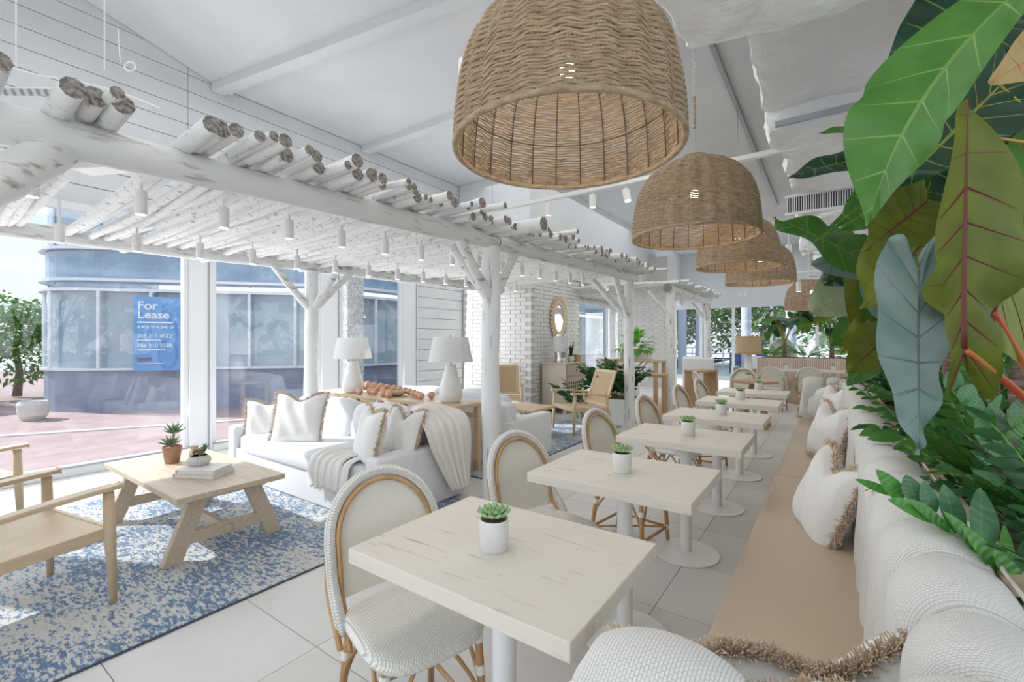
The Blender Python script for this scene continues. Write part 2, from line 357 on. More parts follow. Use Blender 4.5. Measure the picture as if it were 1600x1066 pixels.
# ================================================================== THE SETTING
WX = -6.5; CZ = 4.7; YB = -3.0; YF = 18.0; XR = 2.4
fl = struct(MB().box(((WX+XR)/2, (YB+YF)/2, -.06), (XR-WX, YF-YB, .09)).build('floor', m_grout))
tx, ty = 1.165, .60
tmesh = []
for k in range(3):
    o = MB().box((0, 0, 0), (tx-.0035, ty-.0035, .015)).build('tile', m_tile[k], fl); tmesh.append(o); o.location = (99, 99, 0)
tl = []
x = -1.93-4*tx
while x < XR:
    y = 1.19-7*ty
    while y < YF:
        tl.append((x+tx/2, y+ty/2)); y += ty
    x += tx
tl.sort(key=lambda q: abs(q[0])*1.2+abs(q[1])); rest = MB(); used = 0
for i, (x, y) in enumerate(tl):
    if not (WX < x < XR): continue
    k = R.choice((0, 0, 1, 2)) if x > -1.9 else 0  # left side all pale tiles: the sunlit wash is put into the colour
    z = -.0075+jit(.0006)
    if used < 296:
        if used < 3: o = tmesh[used]; o.location = (x, y, z)
        else: inst(tmesh[k], fl, Matrix.Translation((x, y, z)), 'tile')
        used += 1
    else: rest.box((x, y, z), (tx-.0035, ty-.0035, .015))
o = rest.build('tile', m_tile[0], fl); o['kind'] = 'stuff'

# ceiling: high bay over the pergola, lower bay over the tables
XS = -2.1; LZ = 3.9
struct(MB().box(((WX+XS)/2, (2.6+YF)/2, CZ+.05), (XS-WX, YF-2.6, .1)).add([(WX, YB, 6.2), (XS, YB, 6.2), (XS, 2.6, CZ), (WX, 2.6, CZ), (WX, YB, 6.3), (XS, YB, 6.3), (XS, 2.6, CZ+.1), (WX, 2.6, CZ+.1)],
    [(0, 3, 2, 1), (4, 5, 6, 7), (0, 1, 5, 4), (1, 2, 6, 5), (3, 0, 4, 7)]).box(((XS+XR)/2, (YB+YF)/2, LZ+.05), (XR-XS, YF-YB, .1)).build('ceiling', m_ceil))
struct(MB().box((XS-.04, (YB+YF)/2, (LZ+6.2)/2+.05), (.08, YF-YB, 6.2-LZ)).build('trim_1', m_ceil))
for i, (a, b) in enumerate((((WX, 2.62, CZ-.05), (XS-.08, 3.35, CZ-.05)), ((WX, 4.9, CZ-.05), (XS-.08, 4.98, CZ-.05)), ((WX, 7.4, CZ-.05), (XS-.08, 7.4, CZ-.05)))):
    struct(MB().beam(a, b, .14, .10).beam(V(a)+V((0, .13, .02)), V(b)+V((0, .13, .02)), .05, .05).build('trim_%d' % (i+2), m_ceil))
struct(MB().box(((XS+XR)/2, 14.0, 3.55), (XR-XS, .25, .7)).build('trim_5', m_ceil))

# left wall: boards, windows
wl_ = sroot('wall_left')
bh = .205
def boards(y0, y1, z0, z1):
    z = z0
    while z < z1-.02:
        h = min(bh, z1-z)
        MB().box((WX-.06+jit(.001), (y0+y1)/2, z+h/2), (.1, y1-y0-.004, h-.007)).build('board', m_wallw, wl_, bevel=.003, seg=1); z += bh
HD = 2.85
MB().box((WX-.14, (YB+YF)/2, (HD+6.2)/2), (.06, YF-YB, 6.2-HD)).build('backing_panel', m_wallw, wl_)
boards(YB, 2.3, HD, 6.0); boards(2.3, 7.6, HD, CZ+.2); boards(7.6, YF, HD, CZ)
boards(6.06, 8.1, 0.0, HD); MB().box((WX-.14, 7.08, HD/2), (.06, 2.04, HD)).build('backing_panel', m_wallw, wl_)
for y0, y1 in ((2.29, 2.55), (4.06, 4.40), (5.71, 6.06)):
    MB().box((WX-.02, (y0+y1)/2, HD/2), (.16, y1-y0, HD)).build('jamb', m_alu, wl_, bevel=.006)
    MB().box((WX+.065, y1-.05, HD/2), (.012, .018, HD)).build('seal', m_alug, wl_)
wn_ = 0
def window(y0, y1, z0=.09, z1=HD, muls=()):
    global wn_
    wn_ += 1; w = sroot('window_%d' % wn_)
    MB().box((WX-.02, (y0+y1)/2, z0/2), (.2, y1-y0, z0)).box((WX+.07, (y0+y1)/2, z0+.008), (.05, y1-y0, .016), mi=1).build('window_sill', [m_alu, m_alug], w, bevel=.004)
    f = MB(); f.box((WX-.02, (y0+y1)/2, z1-.04), (.1, y1-y0, .08))
    f.box((WX-.02, y0+.025, (z0+z1)/2), (.1, .05, z1-z0)); f.box((WX-.02, y1-.025, (z0+z1)/2), (.1, .05, z1-z0))
    for y in muls: f.box((WX-.02, y, (z0+z1)/2), (.1, .06, z1-z0))
    f.build('window_frame', m_alu, w, bevel=.004)
    es = [y0]+list(muls)+[y1]
    for a, b in zip(es[:-1], es[1:]):
        MB().box((WX-.02, (a+b)/2, (z0+z1)/2), (.006, b-a-.06, z1-z0)).build('pane', m_glass, w)
window(-2.95, 2.29, muls=(-1.0,)); window(2.55, 4.06); window(4.40, 5.71)
window(9.6, 12.3, muls=(11.0,)); window(12.75, 15.0); window(15.3, 17.9)
for y0, y1 in ((8.1, 9.6), (12.3, 12.75), (15.0, 15.3)):
    MB().box((WX-.03, (y0+y1)/2, HD/2), (.2, y1-y0, HD)).build('jamb', m_alu, wl_, bevel=.006)

# brick pier (nearest ~300 bricks are bricks, rest joined)
pier = sroot('wall_pier'); PX0, PX1, PY0, PY1, PH = WX, -4.75, 7.4, 9.45, 2.75
MB().box(((PX0+PX1)/2, (PY0+PY1)/2, PH/2), (PX1-PX0-.02, PY1-PY0-.02, PH)).build('mortar_core', m_mortar, pier)
bx1 = MB().box((0, 0, 0), (.232, .05, .070)).build('brick', m_brick, pier, bevel=.006, seg=1); bx1.location = (0, 0, -5)
def bricks(cands, proto, root, lim):
    cands.sort(key=lambda q: q[0]); st = MB(); first = True
    for i, (d, p, rz) in enumerate(cands):
        if i < lim:
            M = Matrix.Translation(V(p)+V((jit(.0015), jit(.0015), 0))) @ Matrix.Rotation(rz+jit(.012), 4, 'Z') @ Matrix.Rotation(jit(.01), 4, 'X')
            if first: proto.matrix_basis = M; first = False
            else:
                o = inst(proto, root, M, 'brick')
        else: st.box(p, (.232, .05, .070), rz=rz)
    if st.v:
        o = st.build('brick', m_brick, root); o['kind'] = 'stuff'
cd = []; nrow = int(PH/.0805)
for r in range(nrow):
    z = .04+r*.0805; off = .12 if r % 2 else 0
    y = PY0+.10+off
    while y < PY1-.10:
        cd.append((abs(z-1.7)+(0 if z < 3.0 else 3), (PX1-.018, y, z), pi/2)); y += .244
    x = PX1-.12-off
    while x > PX0+.1:
        cd.append((abs(z-1.7)+.15*(PX1-x)+(0 if z < 3 else 3), (x, PY0+.018, z), 0)); x -= .244
bricks(cd, bx1, pier, 299)

struct(MB().box(((WX-4.72)/2, (7.3+YF)/2, (2.76+CZ)/2), (-4.72-WX, YF-7.3, CZ-2.76)).build('trim_7', m_ceil, bevel=.01))
# far brick pier beside the far windows
pier2 = sroot('wall_far_pier')
MB().box((-4.9, 14.6, 2.0), (1.6, 1.0, 4.0)).build('mortar_core', m_mortar, pier2)
st = MB()
for r in range(34):
    z = .04+r*.0805
    for k in range(6): st.box((-5.53+.244*k+(.1 if r % 2 else 0), 14.1, z), (.232, .03, .07))
    for k in range(4): st.box((-4.1, 14.2+.244*k, z), (.03, .232, .07))
o = st.build('brick', m_brick, pier2); o['kind'] = 'stuff'

# far wall: glazed
fw = sroot('wall_far')
MB().box(((WX+XR)/2, YF+.05, (2.6+CZ)/2), (XR-WX, .2, CZ-2.6)).build('header_panel', m_ceil, fw)
wn_ += 1; w = sroot('window_%d' % wn_); f = MB()
xs = [WX, -5.2, -4.0, -2.9, -1.7, -.4, .9, XR]
for x in xs: f.box((x, YF, 1.3), (.09, .12, 2.6))
f.box(((WX+XR)/2, YF, .06), (XR-WX, .14, .12)); f.build('window_frame', m_alu, w)
for a, b in zip(xs[:-1], xs[1:]): MB().box(((a+b)/2, YF, 1.33), (b-a-.08, .006, 2.44)).build('pane', m_glass, w)
# right wall: glazed above the planting bed
rw = sroot('wall_right')
MB().box((XR+.05, (YB+YF)/2, .45), (.1, YF-YB, .9)).box((XR+.05, (YB+YF)/2, (2.7+LZ)/2), (.1, YF-YB, LZ-2.7)).build('wall_panel', m_wallw, rw)
wn_ += 1; w = sroot('window_%d' % wn_); f = MB(); ys = [YB+i*(YF-YB)/12 for i in range(13)]
for y in ys: f.box((XR+.05, y, 1.8), (.1, .08, 1.8))
f.build('window_frame', m_alu, w)
for a, b in zip(ys[:-1], ys[1:]): MB().box((XR+.05, (a+b)/2, 1.8), (.006, b-a-.07, 1.78)).build('pane', m_glass, w)
# rear wall behind the camera: glazed between header and sill
rr = sroot('wall_rear')
MB().box(((WX+XR)/2, YB-.05, 4.6), (XR-WX, .1, 3.2)).box(((WX+XR)/2, YB-.05, .2), (XR-WX, .1, .4)).build('wall_panel', m_wallw, rr)

# ------------------------------------------------------------------ outdoors
o = MB().box((-20, 8, -.14), (27, 70, .1)).build('ground', m_pave); struct(o)
o = MB().box((0, 36, -.14), (60, 35.6, .1)).build('terrace', m_curb); struct(o)
o = MB().beam((-14.5, -6, -.085), (-8.2, 5.6, -.085), .16, .03).build('trim_6', m_curb); struct(o)
fa = thing('storefront', 'long blue-tinted storefront with white rails and dark sill across the paving', 'building', (-13.5, 1.9, 0))
def arcpts(r=1.6):
    A, B = V((-13.5, 1.9, 0)), V((-9.5, 6.5, 0)); d = (B-A).normalized()
    left = V((-.86, .5, 0)); pts = []
    far = A+left*9
    pts.append(far)
    a0 = A+left*1.2; a1 = A+d*1.2
    for i in range(9):
        t = i/8; pts.append((1-t)**2*a0+2*t*(1-t)*A+t*t*a1)
    pts.append(B); pts.append(V((-9.3, 30, 0))); return pts
ap = arcpts()
def facade(z0, z1, off, m, name, thick=.12):
    mb = MB(); n = len(ap); vs = []
    for i, p in enumerate(ap):
        t = (ap[min(i+1, n-1)]-ap[max(i-1, 0)]).normalized(); nrm = V((t.y, -t.x, 0))
        a = p+nrm*off; b = p-nrm*(thick-off)
        vs += [V((a.x, a.y, z0)), V((a.x, a.y, z1)), V((b.x, b.y, z1)), V((b.x, b.y, z0))]
    fs = [(4*i+j, 4*i+4+j, 4*i+4+(j+1) % 4, 4*i+(j+1) % 4) for i in range(n-1) for j in range(4)]
    mb.add(vs, fs); return mb.build(name, m, fa, world=True)
facade(-.1, .78, .05, m_store, 'sill_wall'); facade(.78, .83, .12, m_rail, 'sill_cap', .3)
facade(.83, 2.5, -.02, m_sgl, 'shop_glazing'); facade(2.62, 3.3, .03, m_blueg, 'tinted_band'); facade(3.36, 6.5, 0, m_sgl, 'upper_glazing')
for z in (2.45, 2.66, 3.32): facade(z, z+.06, .14, m_rail, 'rail', .22)
L = [0]
for a, b in zip(ap[:-1], ap[1:]): L.append(L[-1]+(b-a).length)
def along(s):
    for i in range(len(ap)-1):
        if s <= L[i+1]:
            t = (s-L[i])/(L[i+1]-L[i]); d = (ap[i+1]-ap[i]).normalized(); return ap[i]+(ap[i+1]-ap[i])*t, d
    return ap[-1], (ap[-1]-ap[-2]).normalized()
s = .4
while s < L[-1]-1:
    p, d = along(s); nrm = V((d.y, -d.x, 0))
    MB().tube([p+nrm*.10+V((0, 0, .8)), p+nrm*.10+V((0, 0, 2.5))], .04, 8).build('mullion', m_rail, fa, world=True)
    MB().tube([p+nrm*.02+V((0, 0, 2.6)), p+nrm*.02+V((0, 0, 4.6))], .015, 4).build('joint', m_store, fa, world=True)
    s += .95
# lease sign on the storefront
s0 = L[-3]+.0
A = P(209, 520, 9.4); A.z = 0; B = P(281, 520, 9.75); B.z = 0
d = (B-A).normalized(); nrm = V((d.y, -d.x, 0)); ang = atan2(d.y, d.x)
# move on to the facade line
sA = None
sg = thing('lease_sign', 'tall blue For Lease sign in the storefront window across the street', 'sign', (A+B)/2, ang)
wd = (B-A).length
MB().box((0, 0, 1.55), (wd, .03, 1.55)).build('sign_board', m_sign, sg)
sw = MB(); n = 40
sw.add([V((wd*.24+(.17+.05*k)*cos(2*pi*i/n)*.8, -.018, 1.12+(.25+.07*k)*sin(2*pi*i/n))) for k in (0, 1) for i in range(n)], [(i, (i+1) % n, (i+1) % n+n, i+n) for i in range(n)])
sw.add([V((wd*.12, -.018, 2.2)), V((wd*.45, -.018, 1.75)), V((wd*.45, -.018, 1.45)), V((wd*.3, -.018, 1.8)), V((wd*.1, -.018, 1.95))], [(0, 1, 2, 3, 4)])
sw.build('sign_pattern', m_signd, sg)
def text(body, x, z, size, parent, m, name='lettering', y=-.024, bold=.0, sx=1):
    c = bpy.data.curves.new(name, 'FONT'); c.body = body; c.size = size; c.extrude = .002; c.offset = bold
    o = bpy.data.objects.new(name, c); COL.objects.link(o); o.data.materials.append(m)
    me = bpy.data.meshes.new_from_object(o); bpy.data.objects.remove(o); o = bpy.data.objects.new(name, me); COL.objects.link(o)
    if not me.materials: me.materials.append(m)
    o.parent = parent; o.location = (x, y, z); o.rotation_euler = (pi/2, 0, 0); o.scale = (sx, 1, 1); return o
lx = -wd*.42
text('For', lx, 2.06, .24, sg, m_letter, bold=.004); text('Lease', lx, 1.87, .24, sg, m_letter, bold=.004)
MB().box((lx+.30, -.02, 1.79), (.60, .01, .03)).build('small_print_line', m_letter, sg); text('4,400 SF-6,840 SF', lx, 1.665, .088, sg, m_letter, bold=.001)
text('305 215 4522', lx, 1.47, .105, sg, m_letter, bold=.001); text('786 210 2230', lx, 1.27, .105, sg, m_letter, bold=.001)
MB().box((lx+.12, -.02, 1.02), (.24, .01, .07)).build('logo_box', m_red2, sg)
MB().box((lx+.22, -.02, .93), (.44, .01, .012)).box((lx+.2, -.02, 1.42), (.40, .01, .02)).box((lx+.24, -.02, 1.22), (.46, .01, .02)).build('small_print_line', m_letter, sg)
# coral stone columns just outside the glass
for i, (y, lab) in enumerate(((5.15, 'coral stone column outside behind the taller left table lamp'), (-1.2, 'coral stone column outside by the paving'))):
    o = MB().box((-7.35, y, 1.9), (.5, .34, 4.0)).build('stone_column', m_coral); tag(o, lab, 'column')
MB_ = MB().lathe([(.30, -.09), (.42, .1), (.46, .5), (.40, .62), (.36, .60), (.34, .55)], 20).build('bowl', m_curb)
tag(MB_, 'large round concrete planter bowl outside by the storefront corner', 'planter'); MB_.location = P(52, 585, 8.6); MB_.location.z = -.045; MB_.scale = (.5, .5, .5)

# trees
def leafcloud(c, rad, n, size, seed, name='foliage', parent=None, m=m_tree):
    r = random.Random(seed); mb = MB(); blobs = [(V((r.uniform(-1, 1), r.uniform(-1, 1), r.uniform(-.8, .8))), r.uniform(.35, .6)) for _ in range(9)]
    for i in range(n):
        b, br = r.choice(blobs); q = V((r.gauss(0, 1), r.gauss(0, 1), r.gauss(0, 1))).normalized()*br*r.uniform(.75, 1.05)+b*.6
        p = V((q.x*rad[0], q.y*rad[1], q.z*rad[2]))+V(c); e = Euler((r.uniform(-1, 1), r.uniform(-1, 1), r.uniform(0, 6.3))).to_matrix()
        s = size*r.uniform(.6, 1.3)
        mb.add([p+e @ V(v) for v in ((-s, 0, 0), (0, -s*.45, s*.1), (s, 0, 0), (0, s*.45, s*.1))], [(0, 1, 2, 3)])
    o = mb.build(name, m, parent); o['kind'] = 'stuff'; return o
tr0 = thing('tree', 'leafy green tree beyond the far windows, farthest left', 'tree', (-9.5, 30, 0), 0, 'trees beyond the far windows')
MB().tube([(0, 0, -.1), (.1, 0, 1.2), (-.1, .1, 2.6)], [.2, .15, .1], 8).build('trunk', m_bark, tr0)
leafcloud((0, 0, 3.0), (2.6, 2.4, 2.4), 3200, .17, 5, parent=tr0)
for i, (x, y, lab) in enumerate(((-6.5, 28.5, 'leafy green tree beyond the far windows between two pale columns'), (-3.2, 29.5, 'leafy green tree behind the drum lamp in the far window'),
    (.2, 28.5, 'leafy green tree beyond the far windows over the fluted booth'), (3.8, 27, 'leafy green tree seen through the far planter leaves'),
    (7.0, 20, 'leafy green tree outside the right glass wall, farther one'), (6.4, 11, 'leafy green tree outside the right glass wall'), (6.2, 5, 'leafy green tree outside the right glass wall, nearest the camera'))):
    copy_tree(tr0, (x, y, 0), R.uniform(0, 6), lab, 'trees beyond the far windows' if i < 4 else 'trees outside the right glass wall')
t2 = [('palm by the storefront corner outside the left window', -17.5, 2.3, .5)]
for lab, x, y, s in t2:
    c = copy_tree(tr0, (x, y, 0), 1.2, lab.replace('palm', 'small green tree'), 'trees outside the left windows'); c.scale = (s, s, s)
for i, (x, y) in enumerate(((-5.6, 21.5), (-4.75, 21.2), (-2.9, 21.0), (-1.35, 21.5), (.9, 21.5), (-7.5, 20))):
    o = MB().lathe([(.24, -.09), (.24, .1), (.19, .14), (.19, 3.4), (.26, 3.5)], 16).build('outdoor_column', m_outcol)
    o.location = (x, y, 0); tag(o, 'pale round terrace column outside the far windows, %s from left' % ('second third fourth fifth sixth first'.split()[i]), 'column', 'terrace columns')
tf = thing('terrace_railing', 'white metal railing at the terrace edge beyond the far windows', 'railing', (-3, 25, 0))
for z in (.45, .75, 1.05): MB().tube([(-9, 0, z), (9, 0, z)], .025, 6).build('rail', m_rail, tf)
for k in range(13): MB().tube([(-9+1.5*k, 0, -.1), (-9+1.5*k, 0, 1.05)], .03, 6).build('post', m_rail, tf)
for i, x in enumerate((-3.6, -2.5, -1.6, -.7)):
    c = thing('outdoor_chair', 'navy blue outdoor chair on the terrace, %s from left' % ('first second third fourth'.split()[i]), 'chair', (x, 22.8+.3*(i % 2), -.09), R.uniform(0, 6), 'navy terrace chairs')
    MB().box((0, 0, .42), (.5, .5, .08)).build('seat', m_blue, c, bevel=.02); MB().box((-.24, 0, .7), (.06, .5, .5)).build('backrest', m_blue, c, bevel=.02)
    for sx in (-.2, .2):
        for sy in (-.2, .2): MB().tube([(sx, sy, .4), (sx*1.1, sy*1.1, 0)], .018, 6).build('leg', m_blue, c)
# parked van glimpsed at the far left
vn = thing('van', 'white van parked beyond the storefront corner outside', 'car', (-17.0, .3, -.09), .3)
MB().sell((0, 0, .95), (2.1, .85, .55), .35).build('body', m_white, vn, smooth=True); MB().sell((-.2, 0, 1.45), (1.2, .75, .38), .4).build('cabin', m_sgl, vn, smooth=True)
for sx in (-1.3, 1.3):
    for sy in (-.8, .8): MB().lathe([(0, -.1), (.33, -.1), (.33, .1), (0, .1)], 18, c=(sx, sy, .36), M=Matrix.Rotation(pi/2, 4, 'X')).build('wheel', m_grille, vn)
# ================================================================== PERGOLA
def log(name, a, b, r0, r1, parent, m=m_log, bend=.02, n=14, seg=10, world=True, seed=None):
    rr = random.Random(seed if seed is not None else hash((round(a[0]*50), round(a[1]*50))) & 999)
    a, b = V(a), V(b); pts = []; rad = []; d = (b-a)
    s1 = d.cross(V((0, 0, 1)));  s1 = s1.normalized() if s1.length > .01 else V((1, 0, 0)); s2 = d.cross(s1).normalized()
    ph = rr.uniform(0, 6); ph2 = rr.uniform(0, 6)
    for i in range(seg+1):
        t = i/seg; k = sin(pi*t)
        pts.append(a+d*t+bend*(s1*sin(t*5+ph)+s2*sin(t*7+ph2)*.6)*k); rad.append((r0+(r1-r0)*t)*(1+.05*sin(t*17+ph)))
    return MB().tube(pts, rad, n, capm=1).build(name, [m, m_cut], parent, smooth='auto', world=world)
pg = thing('pergola', 'whitewashed log pergola over the sofas, joined to the nearest full white post', 'pergola', (-2.48, 3.216, 0))
log('beam', (-2.56, -1.9, 2.16), (-2.48, 3.25, 2.29), .078, .072, pg, bend=.012, seg=24, n=18, seed=1)
log('beam', (-2.48, 3.26, 2.29), (-2.60, 7.2, 2.415), .07, .066, pg, bend=.012, seg=20, n=16, seed=2)
log('beam', (-5.45, -1.9, 2.28), (-5.30, 3.3, 2.33), .075, .07, pg, bend=.015, seg=20, n=14, seed=3)
log('beam', (-5.30, 3.3, 2.33), (-5.3, 7.2, 2.40), .07, .07, pg, bend=.015, seg=20, n=14, seed=4)
log('cross_beam', (-5.7, 3.36, 2.40), (-1.93, 3.2, 2.36), .058, .055, pg, bend=.01, seg=14, n=14, seed=5)
log('cross_beam', (-5.7, 7.1, 2.50), (-2.3, 7.05, 2.50), .055, .05, pg, bend=.01, seg=14, n=12, seed=6)
log('post', (-2.484, 3.216, 0), (-2.484, 3.216, 2.24), .084, .078, pg, m_logz, .008, 18, 16, seed=7)
log('post', (-2.62, 6.95, 0), (-2.62, 6.95, 2.36), .082, .076, pg, m_logz, .008, 16, 14, seed=8)
log('post', (-5.30, 3.2, 0), (-5.30, 3.2, 2.27), .085, .08, pg, m_logz, .008, 16, 14, seed=9)
log('post', (-5.30, 6.75, 0), (-5.30, 6.75, 2.35), .08, .075, pg, m_logz, .008, 12, 14, seed=10)
log('post', (-2.62, -.75, 0), (-2.58, -.75, 2.15), .09, .085, pg, m_logz, .008, 14, 14, seed=10)
def braces(x, y, z, dirs, r=.042, dz=.48, dx=.44):
    for i, (ax, ay) in enumerate(dirs):
        log('brace', (x+ax*.05, y+ay*.05, z-dz), (x+ax*dx, y+ay*dx, z-.03), r, r*.92, pg2, m_log, .004, 12, 6, seed=20+i)
pg2 = pg
braces(-2.484, 3.216, 2.28, ((0, -1), (-.75, -.35), (0, .85)), .045)
braces(-2.62, 6.95, 2.40, ((0, -1), (-.8, -.55)), .05, .62, .6); braces(-5.30, 3.2, 2.32, ((0, -1), (.9, .2), (.25, 1)), .045, .5, .48)
braces(-5.30, 6.75, 2.38, ((.4, -.9),), .045, .45, .45)
log('brace', P(105, 228, 1.86), P(-60, 312, 1.50), .070, .074, pg, m_log, .004, 16, 6, seed=33)
# slat poles: eight shapes, each slat an object
protos = []
for k in range(8):
    rr = random.Random(50+k); Lp = 3.62; r0 = (.030, .033, .027, .024, .031, .022, .028, .026)[k]; pts = []; rad = []
    ph = rr.uniform(0, 6); am = rr.uniform(.016, .036)
    for i in range(13):
        t = i/12; pts.append((Lp*(t-1), am*sin(t*6+ph), am*.5*sin(t*8+ph*2))); rad.append(r0*(1.12-.25*t*(1 if k % 2 else -1)*.5)*(1+.07*sin(t*23+ph)))
    protos.append((pts, rad, MB().tube(pts, rad, 9, capm=1)))
slat0 = []
rs = random.Random(5)
def beamx(y):
    return (-2.56+(.08*(y+1.9)/5.15)) if y < 3.25 else (-2.48-.12*(y-3.25)/3.9)
def beamz(y): return (2.16+.13*(y+1.9)/5.15) if y < 3.25 else (2.29+.125*(y-3.25)/3.95)
y = -1.6; cnt = 0
gap = lambda q: (.30 < q < .42) or (.64 < q < .84) or (1.28 < q < 1.36) 
while y < 7.25:
    if not gap(y) and not abs(y-3.24) < .1 and not abs(y-7.06) < .08:
        k = rs.randrange(8); ext = rs.uniform(.12, .34)*(1 if rs.random() < .8 else 1.3)
        lift = .07+.026+rs.choice((0, 0, 0, .012, .035))
        M = Matrix.Translation((beamx(y)+.07+ext, y, beamz(y)+lift)) @ Matrix.Rotation(rs.uniform(-.018, .018)-.035, 4, 'Z') @ Matrix.Rotation(rs.uniform(-.006, .006)-.0, 4, 'Y') @ Matrix.Rotation(rs.uniform(-.6, .6), 4, 'X')
        M = Matrix.Translation(-V((-2.48, 3.216, 0))) @ M
        if len(slat0) <= k or slat0[k] is None:
            while len(slat0) <= k: slat0.append(None)
            o = protos[k][2].build('slat_pole', [m_pole, m_cut], pg, smooth='auto'); o.matrix_basis = M; slat0[k] = o
        else: inst(slat0[k], pg, M, 'slat_pole')
        cnt += 1
    y += rs.uniform(.046, .068)
pf = thing('pergola', 'whitewashed log pergola standing farther back, beyond the planter of glossy fronds', 'pergola', (-2.65, 9.3, 0)); pg2 = pf
for (x, yy) in ((-2.65, 9.3), (-2.65, 12.6), (-5.3, 9.75), (-5.3, 12.7)):
    log('post', (x, yy, 0), (x, yy, 2.40), .085, .085, pf, m_logz, .01, 14, 12, seed=int(40+yy))
log('beam', (-2.65, 9.1, 2.45), (-2.65, 12.8, 2.42), .085, .08, pf, bend=.015, seg=14, seed=41); log('beam', (-5.3, 9.65, 2.45), (-5.3, 12.8, 2.42), .08, .08, pf, bend=.015, seg=14, seed=42)
braces(-2.65, 9.3, 2.44, ((-.8, -.3),), .045, .5, .5); braces(-2.65, 12.6, 2.44, ((0, -1), (-.7, -.3)), .045, .5, .5)
y = 9.12
while y < 12.8:
    k = rs.randrange(8)
    while slat0[k] is None: k = rs.randrange(8)
    inst(slat0[k], pf, Matrix.Translation((.30+rs.uniform(-.1, .1), y-9.3, 2.55+rs.uniform(0, .02))) @ Matrix.Rotation(rs.uniform(-.02, .02), 4, 'Z') @ Matrix.Rotation(rs.uniform(-1, 1), 4, 'X'), 'slat_pole')
    y += rs.uniform(.06, .09)

# ------------------------------------------------------------------ track cylinders under the pergola
def spot(label, loc, group, tilt=None, h=.13, r=.030, stem=.04):
    t = thing('ceiling_spot', label, 'spotlight', loc, 0, group)
    q = Matrix.Rotation(tilt[0], 4, 'Y') @ Matrix.Rotation(tilt[1], 4, 'X') if tilt else Matrix.Identity(4)
    MB().lathe([(r*.9, 0), (r, .004), (r, h), (r*.92, h+.004), (0, h+.004)], 20, M=q).build('housing', m_track, t, smooth='auto')
    MB().lathe([(0, -.001), (r*.82, -.001), (r*.82, .006), (0, .006)], 20, M=q).build('lens', m_lamp_on, t)
    MB().tube([q @ V((0, 0, h)), q @ V((0, 0, h))+V((0, 0, stem))], .009, 8).build('stem', m_track, t)
    return t
OR = 'first second third fourth fifth sixth seventh eighth ninth tenth eleventh twelfth thirteenth fourteenth fifteenth sixteenth seventeenth'.split()
sp0 = None
for i in range(15):
    y = .47+.43*i
    if abs(y-3.2) < .12: y += .1
    z = beamz(y)-.115
    lab = 'white cylinder spot under the pergola slats, inner row, %s from the camera' % OR[i]
    if sp0 is None: sp0 = spot(lab, (-3.2, y, z), 'spots under the pergola, inner row', stem=.2)
    else: copy_tree(sp0, (-3.2, y, z), 0, lab)
for i in range(14):
    y = .80+.44*i
    if abs(y-3.2) < .15: y += .15
    copy_tree(sp0, (-4.5, y, beamz(y)-.13), 0, 'white cylinder spot under the pergola slats, window row, %s from the camera' % OR[i], 'spots under the pergola, window row')
# suspended track with three spots above the tables' side
tk = thing('lighting_track', 'long white suspended lighting track crossing behind the biggest woven pendant', 'lighting track', (-2.4, 5.2, 3.28))
MB().box((.6, 0, 0), (4.6, .06, .045)).build('rail', m_track, tk)
for x in (-1.6, .0, 1.6): MB().tube([(x, 0, .01), (x, 0, LZ-3.28 if x > .4 else CZ-3.28)], .004, 6).build('hanging_wire', m_alug, tk)
for i, (x, tl_) in enumerate(((857, 0.12), (926, 0.0), (981, -.25))):
    u = (x-800)/FPX; dx = FW.x+u*RT.x; dy = FW.y+u*RT.y; X = 5.2*dx/dy
    spot('white spot on the suspended track, %s from left' % OR[i], (X, 5.2, 3.06), 'spots on the suspended track', (tl_, tl_*.6), .15, .042, .06)
for i, (x, y, t) in enumerate(((1232, 388, 7.5), (1239, 437, 9.0))):
    p = P(x, y+12, t); spot('white ceiling spot near the ceiling vent, %s' % ('upper' if i == 0 else 'lower'), p, 'spots near the ceiling vent', None, .17, .045, .3 if i else .5)
tb = thing('lighting_track', 'short white track bar with two spots in front of the farthest woven shade', 'lighting track', P(1263, 436, 7.0))
MB().box((0, 0, 0), (.36, .03, .03), rz=YAW).build('rail', m_track, tb); MB().tube([(0, 0, 0), (0, 0, LZ-tb.location.z)], .006, 6).build('hanging_wire', m_track, tb)
for i, x in enumerate((1248, 1283)): spot('white spot on the short track bar, %s one' % ('left', 'right')[i], P(x, 457, 7.0), 'spots on the short track bar', None, .15, .035, .05)
for i, (x, y, t) in enumerate(((928, 452, 9.2), (948, 455, 8.8), (1146, 460, 13.0), (1156, 462, 13.0), (1164, 464, 13.0))):
    p = P(x, y, t); o = spot('small white angled spot at the far end, %s from left' % OR[i], p, 'angled far spots', (-.5 if i % 2 else .5, .2), .14, .045, max(.05, 2.55-p.z-.1) if t < 10 else .6)

